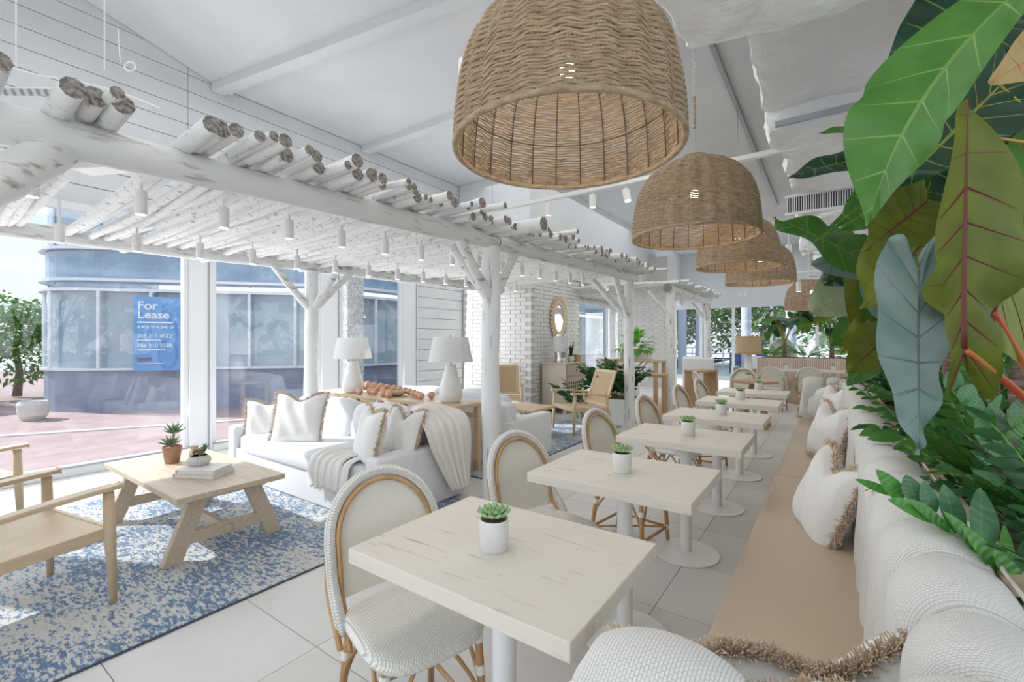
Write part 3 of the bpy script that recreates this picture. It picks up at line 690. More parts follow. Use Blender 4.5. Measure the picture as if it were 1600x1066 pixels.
# ------------------------------------------------------------------ woven pendants
SH = .545; RB = .415
def prof(t):            # t 0 at rim .. 1 at crown: radius, height
    pts = [(.415, 0), (.412, .08), (.402, .18), (.382, .28), (.345, .37), (.285, .44), (.205, .49), (.125, .522), (.09, .545)]
    q = catmull([V((a, 0, b)) for a, b in pts], 80); i = t*80; a = int(min(i, 79)); f = i-a; v = q[a]*(1-f)+q[a+1]*f; return v.x, v.z
def shade_mesh(rows, seg, parent):
    mb = MB(); nr = 46
    for k in range(rows):
        t = (k+.5)/rows; r, z = prof(t); r2, z2 = prof(min(1, t+.01)); dd = V((r2-r, 0, z2-z)).normalized(); nr_ = V((dd.z, 0, -dd.x))
        vs = []; uv = []; rad = .0045
        for i in range(seg):
            a = 2*pi*i/seg; w = .0024*sin(a*nr/2*1.0+pi*k)*min(1, r/.2); jz = .0007*sin(a*13+k*2.1)+.0005*sin(a*37+k)
            for j in range(5):
                b = 2*pi*j/5; off = nr_*(w+.0058*cos(a*nr/2)*min(1, r/.2)+rad*1.15*cos(b))+dd*(rad*sin(b)+jz)
                vs.append(V(((r+off.x)*cos(a), (r+off.x)*sin(a), z+off.z))); uv.append((a*r, k*.01))
        o = len(mb.v)
        mb.add(vs, [(i*5+j, ((i+1) % seg)*5+j, ((i+1) % seg)*5+(j+1) % 5, i*5+(j+1) % 5) for i in range(seg) for j in range(5)], 0, uv)
    o = mb.build('woven_shade', m_rope, parent, smooth=True); o['kind'] = 'stuff'; return o
def pendant(label, loc, group):
    t = thing('pendant_lamp', label, 'pendant lamp', loc, 0, group)
    shade_mesh(72, 276, t)
    mb = MB(); n = 320
    mb.tube([(RB*cos(2*pi*i/n), RB*sin(2*pi*i/n), 0) for i in range(n)], [.0125 if i % 2 else .0098 for i in range(n)], 7, closed=True)
    mb.build('rope_rim', m_rope, t, smooth=True)
    rb = MB()
    for k in range(23):
        a = 2*pi*k/23; rb.tube([V(((r-.008)*cos(a), (r-.008)*sin(a), z)) for r, z in [prof(i/12) for i in range(13)]], .0026, 5)
    for tt in (.25, .55):
        r, z = prof(tt); rb.tube([((r-.009)*cos(2*pi*i/48), (r-.009)*sin(2*pi*i/48), z) for i in range(48)], .0026, 5, closed=True)
    rb.build('rib_frame', m_ropein, t)
    MB().lathe([(0, SH+.004), (.092, SH+.004), (.094, SH+.012), (.02, SH+.016), (0, SH+.016)], 24).build('crown_cap', m_rope, t, smooth='auto')
    MB().tube([(0, 0, SH+.22), (0, 0, SH+.44)], .011, 8).build('rope_sleeve', m_rope, t)
    ch = MB(); top = LZ-loc[2]; z = SH+.015; k = 0
    while z < top-.03:
        if not (SH+.20 < z < SH+.44):
            pts = []
            for i in range(10):
                a = 2*pi*i/10; q = (.008*cos(a), .0, .020*sin(a)); pts.append((q[0] if k % 2 else 0, q[0] if not k % 2 else 0, z+.018+q[2]))
            ch.tube(pts, .0022, 4, closed=True)
        z += .031; k += 1
    ch.build('chain', m_chainm, t)
    MB().lathe([(0, top-.028), (.055, top-.028), (.06, top-.022), (.06, top), (0, top)], 24).build('canopy', m_brass, t, smooth='auto')
    MB().lathe([(.0, .27), (.022, .275), (.03, .295), (.022, .325), (0, .33)], 14).build('bulb', m_bulb, t, smooth=True)
    MB().tube([(0, 0, .32), (0, 0, SH)], .012, 10).build('socket', m_white, t)
    l = bpy.data.lights.new('bulb_light', 'POINT'); l.energy = 4; l.color = (1, .80, .56); l.shadow_soft_size = .03
    o = bpy.data.objects.new('bulb_light', l); COL.objects.link(o); o.parent = t; o.location = (0, 0, .22)
    return t
G = 'woven pendants over the tables'
p1 = pendant('largest looking woven seagrass pendant, nearest the camera, over the first tables', (-.81, 1.51, 2.115), G)
copy_tree(p1, (-.79, 3.35, 2.13), 0, 'second woven seagrass pendant from the camera, its whole chain in view'); copy_tree(p1, (-.84, 5.47, 2.21), .7, 'third woven seagrass pendant from the camera, half behind the second')
copy_tree(p1, (-.79, 6.9, 2.18), 1.1, 'fourth woven seagrass pendant from the camera, overlapping the third'); copy_tree(p1, (-.29, 9.6, 1.97), 2, 'farthest woven pendant, low beside the big leaves')
o = MB().box((-.82, 5.6, LZ-.02), (.04, 8, .04)).build('conduit', m_alug); tag(o, 'grey conduit strip on the ceiling carrying the pendant canopies', 'conduit')

# ------------------------------------------------------------------ wrapped ducts
def crumple(dims, c, name, m=m_duct, parent=None, amp=.055, cell=.07, seed=3):
    mb = MB(); X, Y, Z = dims
    from mathutils import noise
    nx, ny, nz = [max(2, int(d/cell)) for d in dims]
    def disp(p):
        q = V(c)+V(p); s = noise.noise(q*1.7+V((seed, 0, 0)))*1.2+abs(noise.noise(q*4.5))*.9-abs(noise.noise(V((q.x*9, q.y*3, q.z*9))))*.5
        return s*amp
    for ax in range(3):
        for sg_ in (-1, 1):
            a1, a2 = [(1, 2), (0, 2), (0, 1)][ax]; n1, n2 = [(ny, nz), (nx, nz), (nx, ny)][ax]
            def fn(u, v):
                p = [0, 0, 0]; p[ax] = sg_*dims[ax]/2; p[a1] = (u-.5)*dims[a1]; p[a2] = (v-.5)*dims[a2]; d = disp(p)
                q = V(p); e = V([dims[i]/2 for i in range(3)]); r = .06
                inner = V([max(-e[i]+r, min(e[i]-r, q[i])) for i in range(3)]); dv = (q-inner)
                if dv.length > 1e-6: q = inner+dv.normalized()*r*(1 if True else 0)
                return q+dv.normalized()*d if dv.length > 1e-6 else q
            mb.grid(fn, n1, n2)
    o = mb.build(name, m, parent, smooth=True); return o
dk = thing('air_duct', 'big crumpled white wrapped air duct under the ceiling above the plants', 'duct', (.5, 5, 3.2))
for dims, c in (((1.9, 4.6, .55), (.22, .45, 3.30)), ((1.7, 1.55, .40), (.42, 3.45, 3.42)), ((1.65, .5, .60), (.42, 4.35, 3.35)), ((1.6, 2.0, .42), (.40, 5.6, 3.42)), ((1.55, .7, .62), (.40, 7.15, 3.33)), ((1.5, 5.5, .45), (.42, 10.2, 3.45)), ((1.9, .6, .5), (.5, 9.6, 3.2))):
    o = crumple(dims, c, 'duct_section'); o.parent = dk; o.location = V(c)-V((.5, 5, 3.2))
g = thing('air_vent', 'white air vent with thin dark vertical slots on the duct beside the upper leaves', 'vent', (-.03, 6.76, 3.12))
MB().box((0, 0, 0), (.86, .03, .20)).build('backing', m_grille, g); mb = MB(); mb.box((0, -.02, .11), (.92, .02, .03)).box((0, -.02, -.11), (.92, .02, .03)); mb.build('frame', m_alu, g)
fin = None
for k in range(36):
    if fin is None: fin = MB().box((0, 0, 0), (.011, .02, .20)).build('fin', m_alu, g); fin.location = (-.43, -.022, 0)
    else: inst(fin, g, Matrix.Translation((-.43+.0246*k, -.022, 0)), 'fin')
g2 = tag(MB().box((.02, 4.02, 3.06), (.75, .03, .04)).build('slot_vent', m_alug), 'slim grey slot along the bottom edge of the stepped duct section', 'vent')
g3 = tag(MB().box((0, 0, 0), (.8, .04, .07)).build('slot_vent', m_alug), 'dark slot vent on the far ceiling duct above the farthest shade', 'vent'); g3.location = (.35, 9.27, 3.0)
# sprinkler by the big pendant, diffuser under the beam, cables
spk = thing('sprinkler', 'white sprinkler pipe elbow with red tip left of the biggest pendant', 'sprinkler', P(722, 110, 2.4))
MB().tube([(.25, .15, .06), (.06, .04, .06), (.0, 0, .04), (0, 0, -.02)], .022, 10).build('pipe', m_white, spk, smooth=True)
MB().tube([(0, 0, -.02), (0, 0, -.06)], .010, 8).lathe([(0, -.075), (.016, -.075), (.016, -.07), (0, -.07)], 10).build('head', mat('sprinkler red', (.35, .08, .07), .4, metal=.5), spk)
MB().tube([(.25, .15, .06), (.25, .15, LZ-spk.location.z)], .022, 10).build('riser', m_white, spk)
df = thing('light_fixture', 'flat grey rectangular fixture hanging just under the big beam near its brace', 'light fixture', P(174, 262, 2.25), YAW-.15)
MB().box((0, 0, 0), (.36, .10, .035)).build('body', m_track, df, bevel=.004); MB().box((.02, -.052, .0), (.16, .006, .016)).build('handle', m_white, df); MB().tube([(0, 0, 0), (0, 0, .12)], .01, 6).build('stem', m_track, df)
cb = MB()
for k in range(4): cb.tube([P(203+8*sin(a)*(1+.05*k), 104+7*cos(a)+k*.5, 1.98) for a in [2*pi*i/20 for i in range(20)]], .0022, 4, closed=True)
cb.tube([P(188, 98, 1.98), P(186, 70, 2.0), P(185, 45, 2.0)], .0015, 4)
tag(cb.build('cable_coil', m_white), 'small coil of white cable hooked on a pole end at upper left', 'cable')
cw = MB().tube(catmull([P(-20, 95, 3.0), P(60, 118, 3.0), P(130, 130, 3.1), P(200, 150, 3.2), P(250, 170, 3.2)], 16), .005, 5); tag(cw.build('ceiling_cable', m_white), 'thin white cable sagging across the wall boards above the pergola', 'cable')
for x, y0, y1, t, wh in ((25, -60, 105, 3.2, 'far left one'), (163, -60, 110, 3.4, 'one beside the cable coil')): tag(MB().tube([P(x, y0, t), P(x, y1, t)], .004, 5).build('hanging_wire', m_white), 'thin white wire hanging above the pergola at upper left, '+wh, 'wire')
cl = MB(); 
for i in range(6): cl.box(V((0, .07*i, 0)), (.09, .03, .008), mi=1)
cl.box((0, .18, .012), (.11, .46, .012)); o = cl.build('cable_tray', [m_white, m_alug]); o.location = P(8, 145, 2.6); o.rotation_euler = (.35, -.4, -.4); o.scale = (.5, .5, .5); tag(o, 'white slotted cable tray end at far upper left', 'cable tray')

# ================================================================== RUGS
for nme, c, d, lab in (('rug', (-3.93, .70, 0), (2.65, 4.6), 'blue and cream distressed rug under the near sofa and trestle coffee table'), ('rug', (-4.2, 5.35, 0), (2.75, 3.5), 'blue and cream distressed rug under the farther armchairs')):
    r = thing(nme, lab, 'rug', c)
    MB().box((0, 0, .006), (d[0], d[1], .010)).build('pile', m_rug, r); MB().box((0, 0, .004), (d[0]+.018, d[1]+.018, .007)).build('binding', m_rugedge, r)

# ================================================================== BISTRO TABLES
def slab(w, d, h): return MB().box((0, 0, 0), (w, d, h))
def btable(label, loc):
    t = thing('bistro_table', label, 'table', loc, 0, 'white pedestal tables along the banquette')
    slab(.745, .565, .045).build('tabletop', m_ttop, t, bevel=.003).location = (0, 0, .7575)
    MB().tube([(0, 0, .01), (0, 0, .735)], .0365, 28).build('column', m_white, t, smooth='auto')
    MB().lathe([(0, .0), (.205, 0), (.208, .004), (.205, .010), (.06, .015), (.045, .020), (.0, .020)], 48).build('base', m_white, t, smooth='auto')
    MB().box((0, 0, .731), (.30, .30, .008)).build('mounting_plate', m_white, t)
    return t
TC = [(-.812, 1.115), (-.808, 2.085), (-.79, 3.12), (-.79, 4.12), (-.785, 5.22), (-.79, 6.30)]
t0 = btable('white distressed pedestal table nearest the camera', (*TC[0], 0))
for i in range(1, 6): copy_tree(t0, (*TC[i], 0), 0, 'white distressed pedestal table, %s from the camera' % OR[i] if i < 5 else 'white distressed pedestal table farthest down the row')

# ------------------------------------------------------------------ succulent pots
def succ_leaf(L, w):
    mb = MB(); vs = []; rows = ((0, .35, 0), (.35, .8, .10), (.7, 1, .22), (.9, .6, .36), (1, .05, .48))
    for a, b, z in rows: vs += [V((a*L, -b*w, z*L*.7+.003)), V((a*L, 0, z*L*.7-.003)), V((a*L, b*w, z*L*.7+.003)), V((a*L, 0, z*L*.7+.007))]
    fs = [(4*i+j, 4*i+4+j, 4*i+4+(j+1) % 4, 4*i+(j+1) % 4) for i in range(4) for j in range(4)]
    return mb.add(vs, fs)
def rosette(parent, z, R0=.055, layers=((11, 1, .25), (9, .85, .6), (7, .62, 1.0), (5, .4, 1.35)), m=None):
    first = None
    for n, s, el in layers:
        for k in range(n):
            a = 2*pi*k/n+el*2.3
            M = Matrix.Translation((0, 0, z)) @ Matrix.Rotation(a, 4, 'Z') @ Matrix.Rotation(-el*.8, 4, 'Y') @ Matrix.Diagonal((s, s, s, 1))
            if first is None: first = succ_leaf(R0, .014).build('leaf', m or m_succ, parent, smooth=True); first.matrix_basis = M
            else: inst(first, parent, M, 'leaf')
def potplant(label, loc, group):
    t = thing('succulent_pot', label, 'potted plant', loc, 0, group)
    MB().lathe([(0, 0), (.040, 0), (.043, .004), (.0435, .088), (.0425, .091), (.0395, .090), (.039, .078), (0, .078)], 36).build('pot', m_pot, t, smooth='auto')
    MB().lathe([(0, .08), (.036, .08), (.030, .086), (0, .09)], 14).build('soil', m_soil, t)
    rosette(t, .088); return t
PG = 'small succulents on the white tables'
pp = []
px = [(772, 858), (972, 738), (1075, 681), (1127, 648.5), (1157, 625), (1186, 610)]
for i, (x, y) in enumerate(px):
    t = (1.4-.78)/((y-534)/FPX); q = P(x, y, t)
    loc = (q.x, q.y, .780); X, Y = TC[i]
    loc = (min(max(q.x, X-.3), X+.3), min(max(q.y, Y-.2), Y+.2), .780)
    lab = 'small green succulent in a white pot on the %s table' % ('nearest,second,third,fourth,fifth,farthest row'.split(',')[i])
    if i == 0: pot0 = potplant(lab, loc, PG)
    else: copy_tree(pot0, loc, i*1.3, lab)

# ================================================================== BISTRO CHAIRS
def superell(u, a, b, e=.55):
    th = 2*pi*u; c_, s_ = cos(th), sin(th); return a*(abs(c_)**e)*(1 if c_ >= 0 else -1), b*(abs(s_)**e)*(1 if s_ >= 0 else -1)
def bistro(label, loc, rz, group):
    t = thing('bistro_chair', label, 'chair', loc, rz, group)
    pr = [(0, .452), (.3, .452), (.6, .455), (.85, .460), (.95, .460), (1.0, .450), (1.02, .437), (1.0, .424), (.93, .418), (.5, .418), (0, .418)]
    def fs(u, v):
        i = v*10; a = int(min(i, 9)); f = i-a; r = pr[a][0]*(1-f)+pr[a+1][0]*f; z = pr[a][1]*(1-f)+pr[a+1][1]*f
        x, y = superell(u, .215, .205); return V((.01+x*r, y*r, z-.015*max(0, x*r/.2)**3))
    mb = MB(); mb.grid(fs, 48, 10, cu=True); mb.uv = [(q[0]+(.46-q[2]), q[1]+(.46-q[2])*.5) for q in mb.v]
    mb.build('seat', m_seat, t, smooth=True)
    # arched back: lean increases with height, wraps forward at the sides
    def bp(y, z):       # surface of the back
        k = (z-.45)/.47; return V((-.205-.085*k-.03*k*k+.55*y*y*(1.35-k), y, z))
    def hw_(z): return .205 if z < .665 else .205*sqrt(max(0, 1-((z-.665)/.215)**2))
    mb = MB(); z0, z1 = .475, .868
    mb.grid(lambda u, v: bp((2*u-1)*hw_(z0+(z1-z0)*v)*.93, z0+(z1-z0)*v), 16, 22, uvf=lambda u, v: (u*.4, v*.42))
    g_ = MB(); g_.grid(lambda u, v: bp((2*u-1)*hw_(z0+(z1-z0)*v)*.93, z0+(z1-z0)*v)+V((-.008, 0, 0)), 16, 22, uvf=lambda u, v: (u*.4, v*.42))
    mb.add(g_.v, [tuple(reversed(f)) for f in g_.f], 0, g_.uv); mb.build('backrest', m_back, t, smooth=True)
    ar = [(-.10, .205, .40), (-.125, .214, .47)]+[tuple(bp(.212, z)+V((.0, 0, 0))) for z in (.54, .61)]
    top = []
    for i in range(13):
        a = pi*i/12; y = .212*cos(a); z = .665+.215*sin(a); top.append(tuple(bp(y, z)))
    path = ar+top+[(x, -y, z) for x, y, z in reversed(ar)]
    pp_ = catmull(path, 72)
    MB().tube(pp_, .0165, 10, flat=(1.0, 1.25)).build('woven_rim', m_band, t, smooth=True)
    inner = [V((-.055, .196, .36)), V((-.10, .190, .42)), bp(.184, .50)+V((.012, 0, 0)), bp(.184, .60)+V((.012, 0, 0))]+[bp(.184*cos(pi*i/12), .665+.187*sin(pi*i/12))+V((.014, 0, 0)) for i in range(13)]
    inner += [V((q.x, -q.y, q.z)) for q in reversed(inner[:4])]
    MB().tube(catmull(inner, 60), .009, 8).build('rattan_arch', m_rattan, t, smooth=True)
    outer = [V((-.075, .222, .37)), V((-.105, .226, .42)), bp(.226, .50)+V((-.012, 0, 0)), bp(.222, .60)+V((-.018, 0, 0)), bp(.216, .68)+V((-.02, 0, 0))]
    for s in (1, -1): MB().tube(catmull([V((q.x, s*q.y, q.z)) for q in outer], 20), .0105, 8).build('rattan_side_pole', m_rattan, t, smooth=True)
    LG = [((.165, .165, .42), (.185, .185, 0)), ((.165, -.165, .42), (.185, -.185, 0)), ((-.15, .165, .43), (-.215, .185, 0)), ((-.15, -.165, .43), (-.215, -.185, 0))]
    bt = []
    for a, b in LG:
        a, b = V(a), V(b); mid = (a+b)/2
        lg = MB().tube([a, a*.66+b*.34, a*.33+b*.67, b], [.0135, .0145, .014, .013], 10).build('leg', m_rattan, t, smooth=True)
        for f in (.30, .72, .04): c0 = a+(b-a)*f; MB().tube([c0, c0+(b-a)*.075], .0165, 10).build('binding', m_wrap, lg, smooth='auto')
        bt.append(a+(b-a)*.76)
    for i, j in ((0, 1), (2, 3), (0, 2), (1, 3)): MB().tube([bt[i], bt[j]], .010, 8).build('stretcher', m_rattan, t, smooth=True)
    for i, j in ((0, 1), (1, 0), (2, 3), (3, 2), (0, 2), (2, 0), (1, 3), (3, 1)):
        a = V(LG[i][0])+(V(LG[i][1])-V(LG[i][0]))*.62; bq = (V(LG[i][0])+V(LG[j][0]))/2+V((0, 0, -.015)); d = V(LG[j][0])-V(LG[i][0])
        MB().tube(catmull([a, a+d*.12+V((0, 0, .10)), bq-d*.18+V((0, 0, -.02)), bq-d*.05], 10), .0075, 7).build('curved_brace', m_rattan, t, smooth=True)
    MB().tube([(0, 0, .07)] and [bt[0], (bt[0]+bt[3])/2+V((0, 0, .004)), bt[3]], .0075, 7).build('cross_stretcher', m_rattan, t)
    return t
CG = 'woven bistro chairs along the table row'
c0 = bistro('white woven bistro chair nearest the camera, tucked at the first table', (-1.20, 1.10, 0), -.30, CG)
for i, (x, y, rz) in enumerate(((-1.17, 2.02, -.25), (-1.15, 3.08, -.15), (-1.16, 4.18, -.12), (-1.17, 5.40, -.1), (-1.2, 6.5, -.1))):
    copy_tree(c0, (x, y, 0), rz, 'white woven bistro chair at the %s table of the row' % ('second,third,fourth,fifth,farthest'.split(',')[i]))
FG = 'bistro chairs at the far tables'
copy_tree(c0, (-1.62, 8.15, 0), .55, 'white bistro chair with its back to the camera before the round wooden table', FG)
copy_tree(c0, (-1.30, 9.15, 0), -1.4, 'white bistro chair beyond the round wooden table', FG)
copy_tree(c0, (-.95, 10.6, 0), 1.45, 'left white bistro chair before the fluted booth', FG); copy_tree(c0, (-.37, 10.9, 0), 1.6, 'right white bistro chair before the fluted booth', FG)
# ================================================================== SOFT SEATING
def rbox(c, d, r=.03, parent=None, name='body', m=None, seg=3, rz=0):
    return MB().box(c, d, rz=rz).build(name, m or m_linen, parent, bevel=r, seg=seg, smooth=False)
def smooth(o):
    o.data.polygons.foreach_set('use_smooth', [True]*len(o.data.polygons)); return o
def pillow(label, loc, yaw, lean, group, a=.235, th=.085, dip=.35, fr=900, flen=.034, seed=1, mfr=None, roll=0, cat='pillow'):
    rr = random.Random(seed); t = thing('throw_pillow', label, cat, loc, yaw, group)
    Q = Matrix.Rotation(lean, 4, 'X') @ Matrix.Rotation(roll, 4, 'Y')
    def sh(u, v):      # u,v in -1..1 : outline with pinched sides and chopped top
        x = a*u*(1-.07*(1-v*v)); z = a*v*(1-.07*(1-u*u)); k = max(0, v)**1.3
        z -= dip*a*k*exp(-(u/.42)**2); x *= 1+.05*k*abs(u); return x, z
    def fn(s):
        def f(p, q):
            u, v = 2*p-1, 2*q-1; x, z = sh(u, v); b = (max(0, 1-u**4)*max(0, 1-v**4))**.55
            y = s*th*b*(1-.25*max(0, v)*exp(-(u/.3)**2))+.006*sin(9*u+5*v)*b; return Q @ V((x, y, z))
        return f
    mb = MB(); mb.grid(fn(-1), 22, 22, uvf=lambda u, v: (u*.5, v*.5)); g = MB(); g.grid(fn(1), 22, 22, uvf=lambda u, v: (u*.5, v*.5)); mb.add(g.v, [tuple(reversed(f)) for f in g.f], 0, g.uv)
    mb.build('cushion', m_pillow, t, smooth=True)
    fb = MB()
    for i in range(fr):
        s = 4*(i+rr.random())/fr; e = int(s) % 4; f = (s % 1)*2-1
        u, v = [(f, -1), (1, f), (-f, 1), (-1, -f)][e]; x, z = sh(u, v); n = V(((u if abs(u) > .999 else 0), 0, (v if abs(v) > .999 else 0)))
        if abs(f) > .9: n = V((u, 0, v))
        n = (n.normalized()+V((rr.gauss(0, .28), rr.gauss(0, .5), rr.gauss(0, .28)))).normalized()
        p = V((x, 0, z))-n*.004; L = flen*rr.uniform(.7, 1.15); w = .0024; q = n.cross(V((rr.random(), rr.random(), rr.random()))).normalized(); q2 = n.cross(q)
        vs = [Q @ (p+w*q), Q @ (p-w*.5*q+w*.87*q2), Q @ (p-w*.5*q-w*.87*q2)]; e1 = p+n*L+V((rr.gauss(0, .004), rr.gauss(0, .004), -.004))
        vs += [Q @ (e1+w*.8*q), Q @ (e1-w*.4*q+w*.7*q2), Q @ (e1-w*.4*q-w*.7*q2)]
        fb.add(vs, [(0, 1, 4, 3), (1, 2, 5, 4), (2, 0, 3, 5), (3, 4, 5)])
    o = fb.build('fringe', mfr or m_fringe, t); o['kind'] = 'stuff'; return t
def sofa(label, x0, x1, yf, yb, face=-1, ah=.52, bh=.72, group='white slipcovered sofas'):
    # face -1: seat opens towards -Y (yf is the front), +1: towards +Y
    t = thing('sofa', label, 'sofa', ((x0+x1)/2, (yf+yb)/2, 0), 0, group); w = x1-x0; d = abs(yb-yf); s = face
    smooth(rbox((0, 0, .155), (w-.03, d-.03, .29), .02, t, 'base'))
    for sx in (-1, 1):
        mb = MB(); ax = .165; xx = sx*(w/2-ax/2)
        mb.box((xx, s*.0, ah/2+.005), (ax, d, ah-.01))
        smooth(mb.build('arm', m_linen, t, bevel=.035, seg=4))
    mb = MB(); yb_ = -s*(d/2-.10)
    mb.box((0, yb_, bh/2), (w-.04, .19, bh-.01)); smooth(mb.build('back', m_linen, t, bevel=.05, seg=4))
    mb = MB(); mb.sell((0, s*(.09), .36), ((w-.34)/2, (d-.16)/2, .085), .22, 48, 14); mb.build('seat_cushion', m_linen, t, smooth=True)
    n = 2; cw = (w-.36)/n
    for k in range(n):
        Q = Matrix.Rotation(s*.20, 4, 'X')
        mb = MB(); mb.sell((-(w-.36)/2+cw*(k+.5), -s*(d/2-.27), .585), (cw/2, .115, .205), .35, 40, 20, M=Q, puff=lambda q: V((q.x, q.y*(1+.15*cos(q.x*4)), q.z+.012*sin(q.x*7+2*k)*(q.z > 0))))
        mb.build('back_cushion', m_linen, t, smooth=True)
    return t
sofa('white slipcovered sofa with fringed pillows facing the trestle coffee table', -5.17, -2.74, 2.18, 3.16)
sofa('white slipcovered sofa turned away, behind the oak console', -5.15, -2.86, 4.95, 4.02, 1)
SG = 'fringed pillows on the near sofa'
pillow('white pillow with pale fringe in front, nearest the left arm of the sofa', P(466, 655, 4.42), .52, -.30, SG, .25, .075, .28, 1500, .036, 3, m_fringel)
pillow('white pillow with pale fringe behind the other, against the left arm of the sofa', P(418, 658, 4.80), .75, -.28, SG, .22, .075, .2, 1200, .036, 4, m_fringel)
pillow('tall turned white pillow with tan fringe in front at right end of sofa', P(578, 682, 3.66), -.38, -.22, SG, .225, .08, .2, 1500, .040, 5)
pillow('white pillow with tan fringe against the right arm, under the throw blanket', P(630, 678, 3.86), -.12, -.30, SG, .215, .085, .45, 1500, .038, 6)
# throw blanket over the sofa end
def throw():
    t = thing('throw_blanket', 'cream waffle throw draped over the right end of the near sofa', 'blanket', (-2.9, 2.8, .5), 0)
    rows = [  # spine (x,y,z), spread vector (dx,dy) half width
        ((-2.685, 3.02, .10), (0.0, .12)), ((-2.70, 2.98, .30), (0, .20)), ((-2.70, 2.93, .50), (0, .26)), ((-2.715, 2.90, .66), (.0, .28)),
        ((-2.80, 2.90, .755), (0, .26)), ((-2.95, 2.88, .80), (-.06, .22)), ((-3.08, 2.82, .765), (-.12, .12)), ((-3.12, 2.755, .66), (-.20, .05)), ((-3.14, 2.71, .54), (-.22, .04)),
        ((-3.16, 2.62, .468), (-.25, .04)), ((-3.20, 2.42, .458), (-.25, .03)), ((-3.26, 2.26, .455), (-.26, .01)), ((-3.30, 2.16, .41), (-.26, .0)), ((-3.32, 2.135, .30), (-.27, 0)), ((-3.33, 2.14, .20), (-.24, 0))]
    sp = catmull([r[0] for r in rows], 60); sw = catmull([(r[1][0], r[1][1], 0) for r in rows], 60)
    for nme, off, sc in (('folded_cloth', 0, 1.0), ('upper_fold', .014, .62)):
        def fn(u, v):
            i = u*60; a = int(min(i, 59)); f = i-a; c = sp[a]*(1-f)+sp[a+1]*f; w = (sw[a]*(1-f)+sw[a+1]*f)*sc; q = 2*v-1
            ng = V((.5, -.2, .8)) if u > .3 else V((1, 0, .1)); rip = .012*sin(q*11+u*5)+.008*sin(q*23+u*9)
            return c+w*q+ng.normalized()*(rip+.012+off)+V((0, 0, .02*sin(u*17)*q*q if u > .3 else 0))
        mb = MB(); mb.grid(fn, 90, 30, uvf=lambda u, v: (u*1.6, v*.5)); o = mb.build(nme, m_throw, t, smooth=True, world=True)
        md = o.modifiers.new('thickness', 'SOLIDIFY'); md.thickness = .008
        if sc < 1: continue
        fb = MB(); rr = random.Random(4)
        for k in range(260):
            v = rr.random(); p = fn(1, v); d = V((rr.gauss(0, .15), -.15+rr.gauss(0, .1), -1)).normalized()*rr.uniform(.03, .05)
            fb.add([p+V((-.0018, 0, 0)), p+V((.0018, 0, 0)), p+d], [(0, 1, 2)])
        o = fb.build('fringe', m_throw, t, world=True); o['kind'] = 'stuff'
throw()

# ------------------------------------------------------------------ wooden armchairs
def armchair(label, loc, rz, group, cane=True, m=None):
    m = m or m_oakl; t = thing('armchair', label, 'chair', loc, rz, group)     # faces +X
    hw = .335
    for s in (1, -1):
        MB().tube([(.31, s*hw, .60), (.315, s*hw, .40), (.33, s*(hw+.005), 0)], [.024, .027, .016], 12).build('front_leg', m, t, smooth=True)
        MB().tube([(-.20, s*(hw-.01), .63), (-.25, s*(hw-.01), .40), (-.36, s*(hw), 0)], [.022, .026, .016], 12).build('rear_leg', m, t, smooth=True)
        # paddle arm, widening and rising to the front
        pts = []; n = 12
        vs = []; 
        for i in range(n+1):
            f = i/n; x = -.30+.665*f; z = .612-.05*(1-f)**2+.012*f; w = .022+.018*f+.006*sin(f*pi); y = s*(hw-.005*(1-f)); e = 1 if f < .93 else .72
            vs += [V((x, y-w*e, z-.012)), V((x, y+w*e, z-.012)), V((x, y+w*e, z+.012)), V((x, y-w*e, z+.012))]
        mb = MB(); fs = [(4*i+j, 4*i+4+j, 4*i+4+(j+1) % 4, 4*i+(j+1) % 4) for i in range(n) for j in range(4)]+[(3, 2, 1, 0), (4*n, 4*n+1, 4*n+2, 4*n+3)]
        mb.add(vs, fs); mb.build('armrest', m, t, bevel=.006)
        MB().beam((-.27, s*(hw-.015), .365), (.31, s*(hw-.015), .385), .024, .06).build('side_rail', m, t, bevel=.005)
    MB().beam((.315, -hw, .385), (.315, hw, .385), .026, .065).build('front_rail', m, t, bevel=.005)
    MB().beam((-.26, -hw, .35), (-.26, hw, .35), .024, .06).build('back_rail', m, t, bevel=.005)
    def st(u, v): 
        x = -.28+.60*u; y = (2*v-1)*(hw-.025); return V((x, y, .365+.05*u+.02*(u > .95)*0-.018*sin(pi*v)*sin(pi*min(1, u*1.05))))
    mb = MB(); mb.grid(st, 14, 14); g = MB(); g.grid(lambda u, v: st(u, v)-V((0, 0, .018)), 14, 14); mb.add(g.v, [tuple(reversed(f)) for f in g.f], 0, g.uv); mb.build('seat', m, t, smooth=True)
    # reclined back
    A = V((-.245, 0, .40)); B = V((-.43, 0, .93)); bw = .275
    for s in (1, -1): MB().beam(A+V((0, s*bw, 0)), B+V((0, s*bw, 0)), .042, .026, up=(1, 0, .3)).build('back_post', m, t, bevel=.006)
    for f, h in ((.99, .045), (.04, .04)):
        c = A+(B-A)*f; MB().beam(c+V((0, -bw, 0)), c+V((0, bw, 0)), .022, h, up=(B-A)).build('back_crossbar', m, t, bevel=.005)
    mb = MB(); mb.grid(lambda u, v: A+(B-A)*(.05+.92*v)+V((.004, (2*u-1)*bw, 0)), 4, 4, uvf=lambda u, v: (u*.55, v*.5))
    mb.grid(lambda u, v: A+(B-A)*(.05+.92*v)+V((-.004, (1-2*u)*bw, 0)), 4, 4, uvf=lambda u, v: (u*.55, v*.5)); mb.build('cane_panel', m_cane, t)
    return t
AG = 'wooden armchairs'
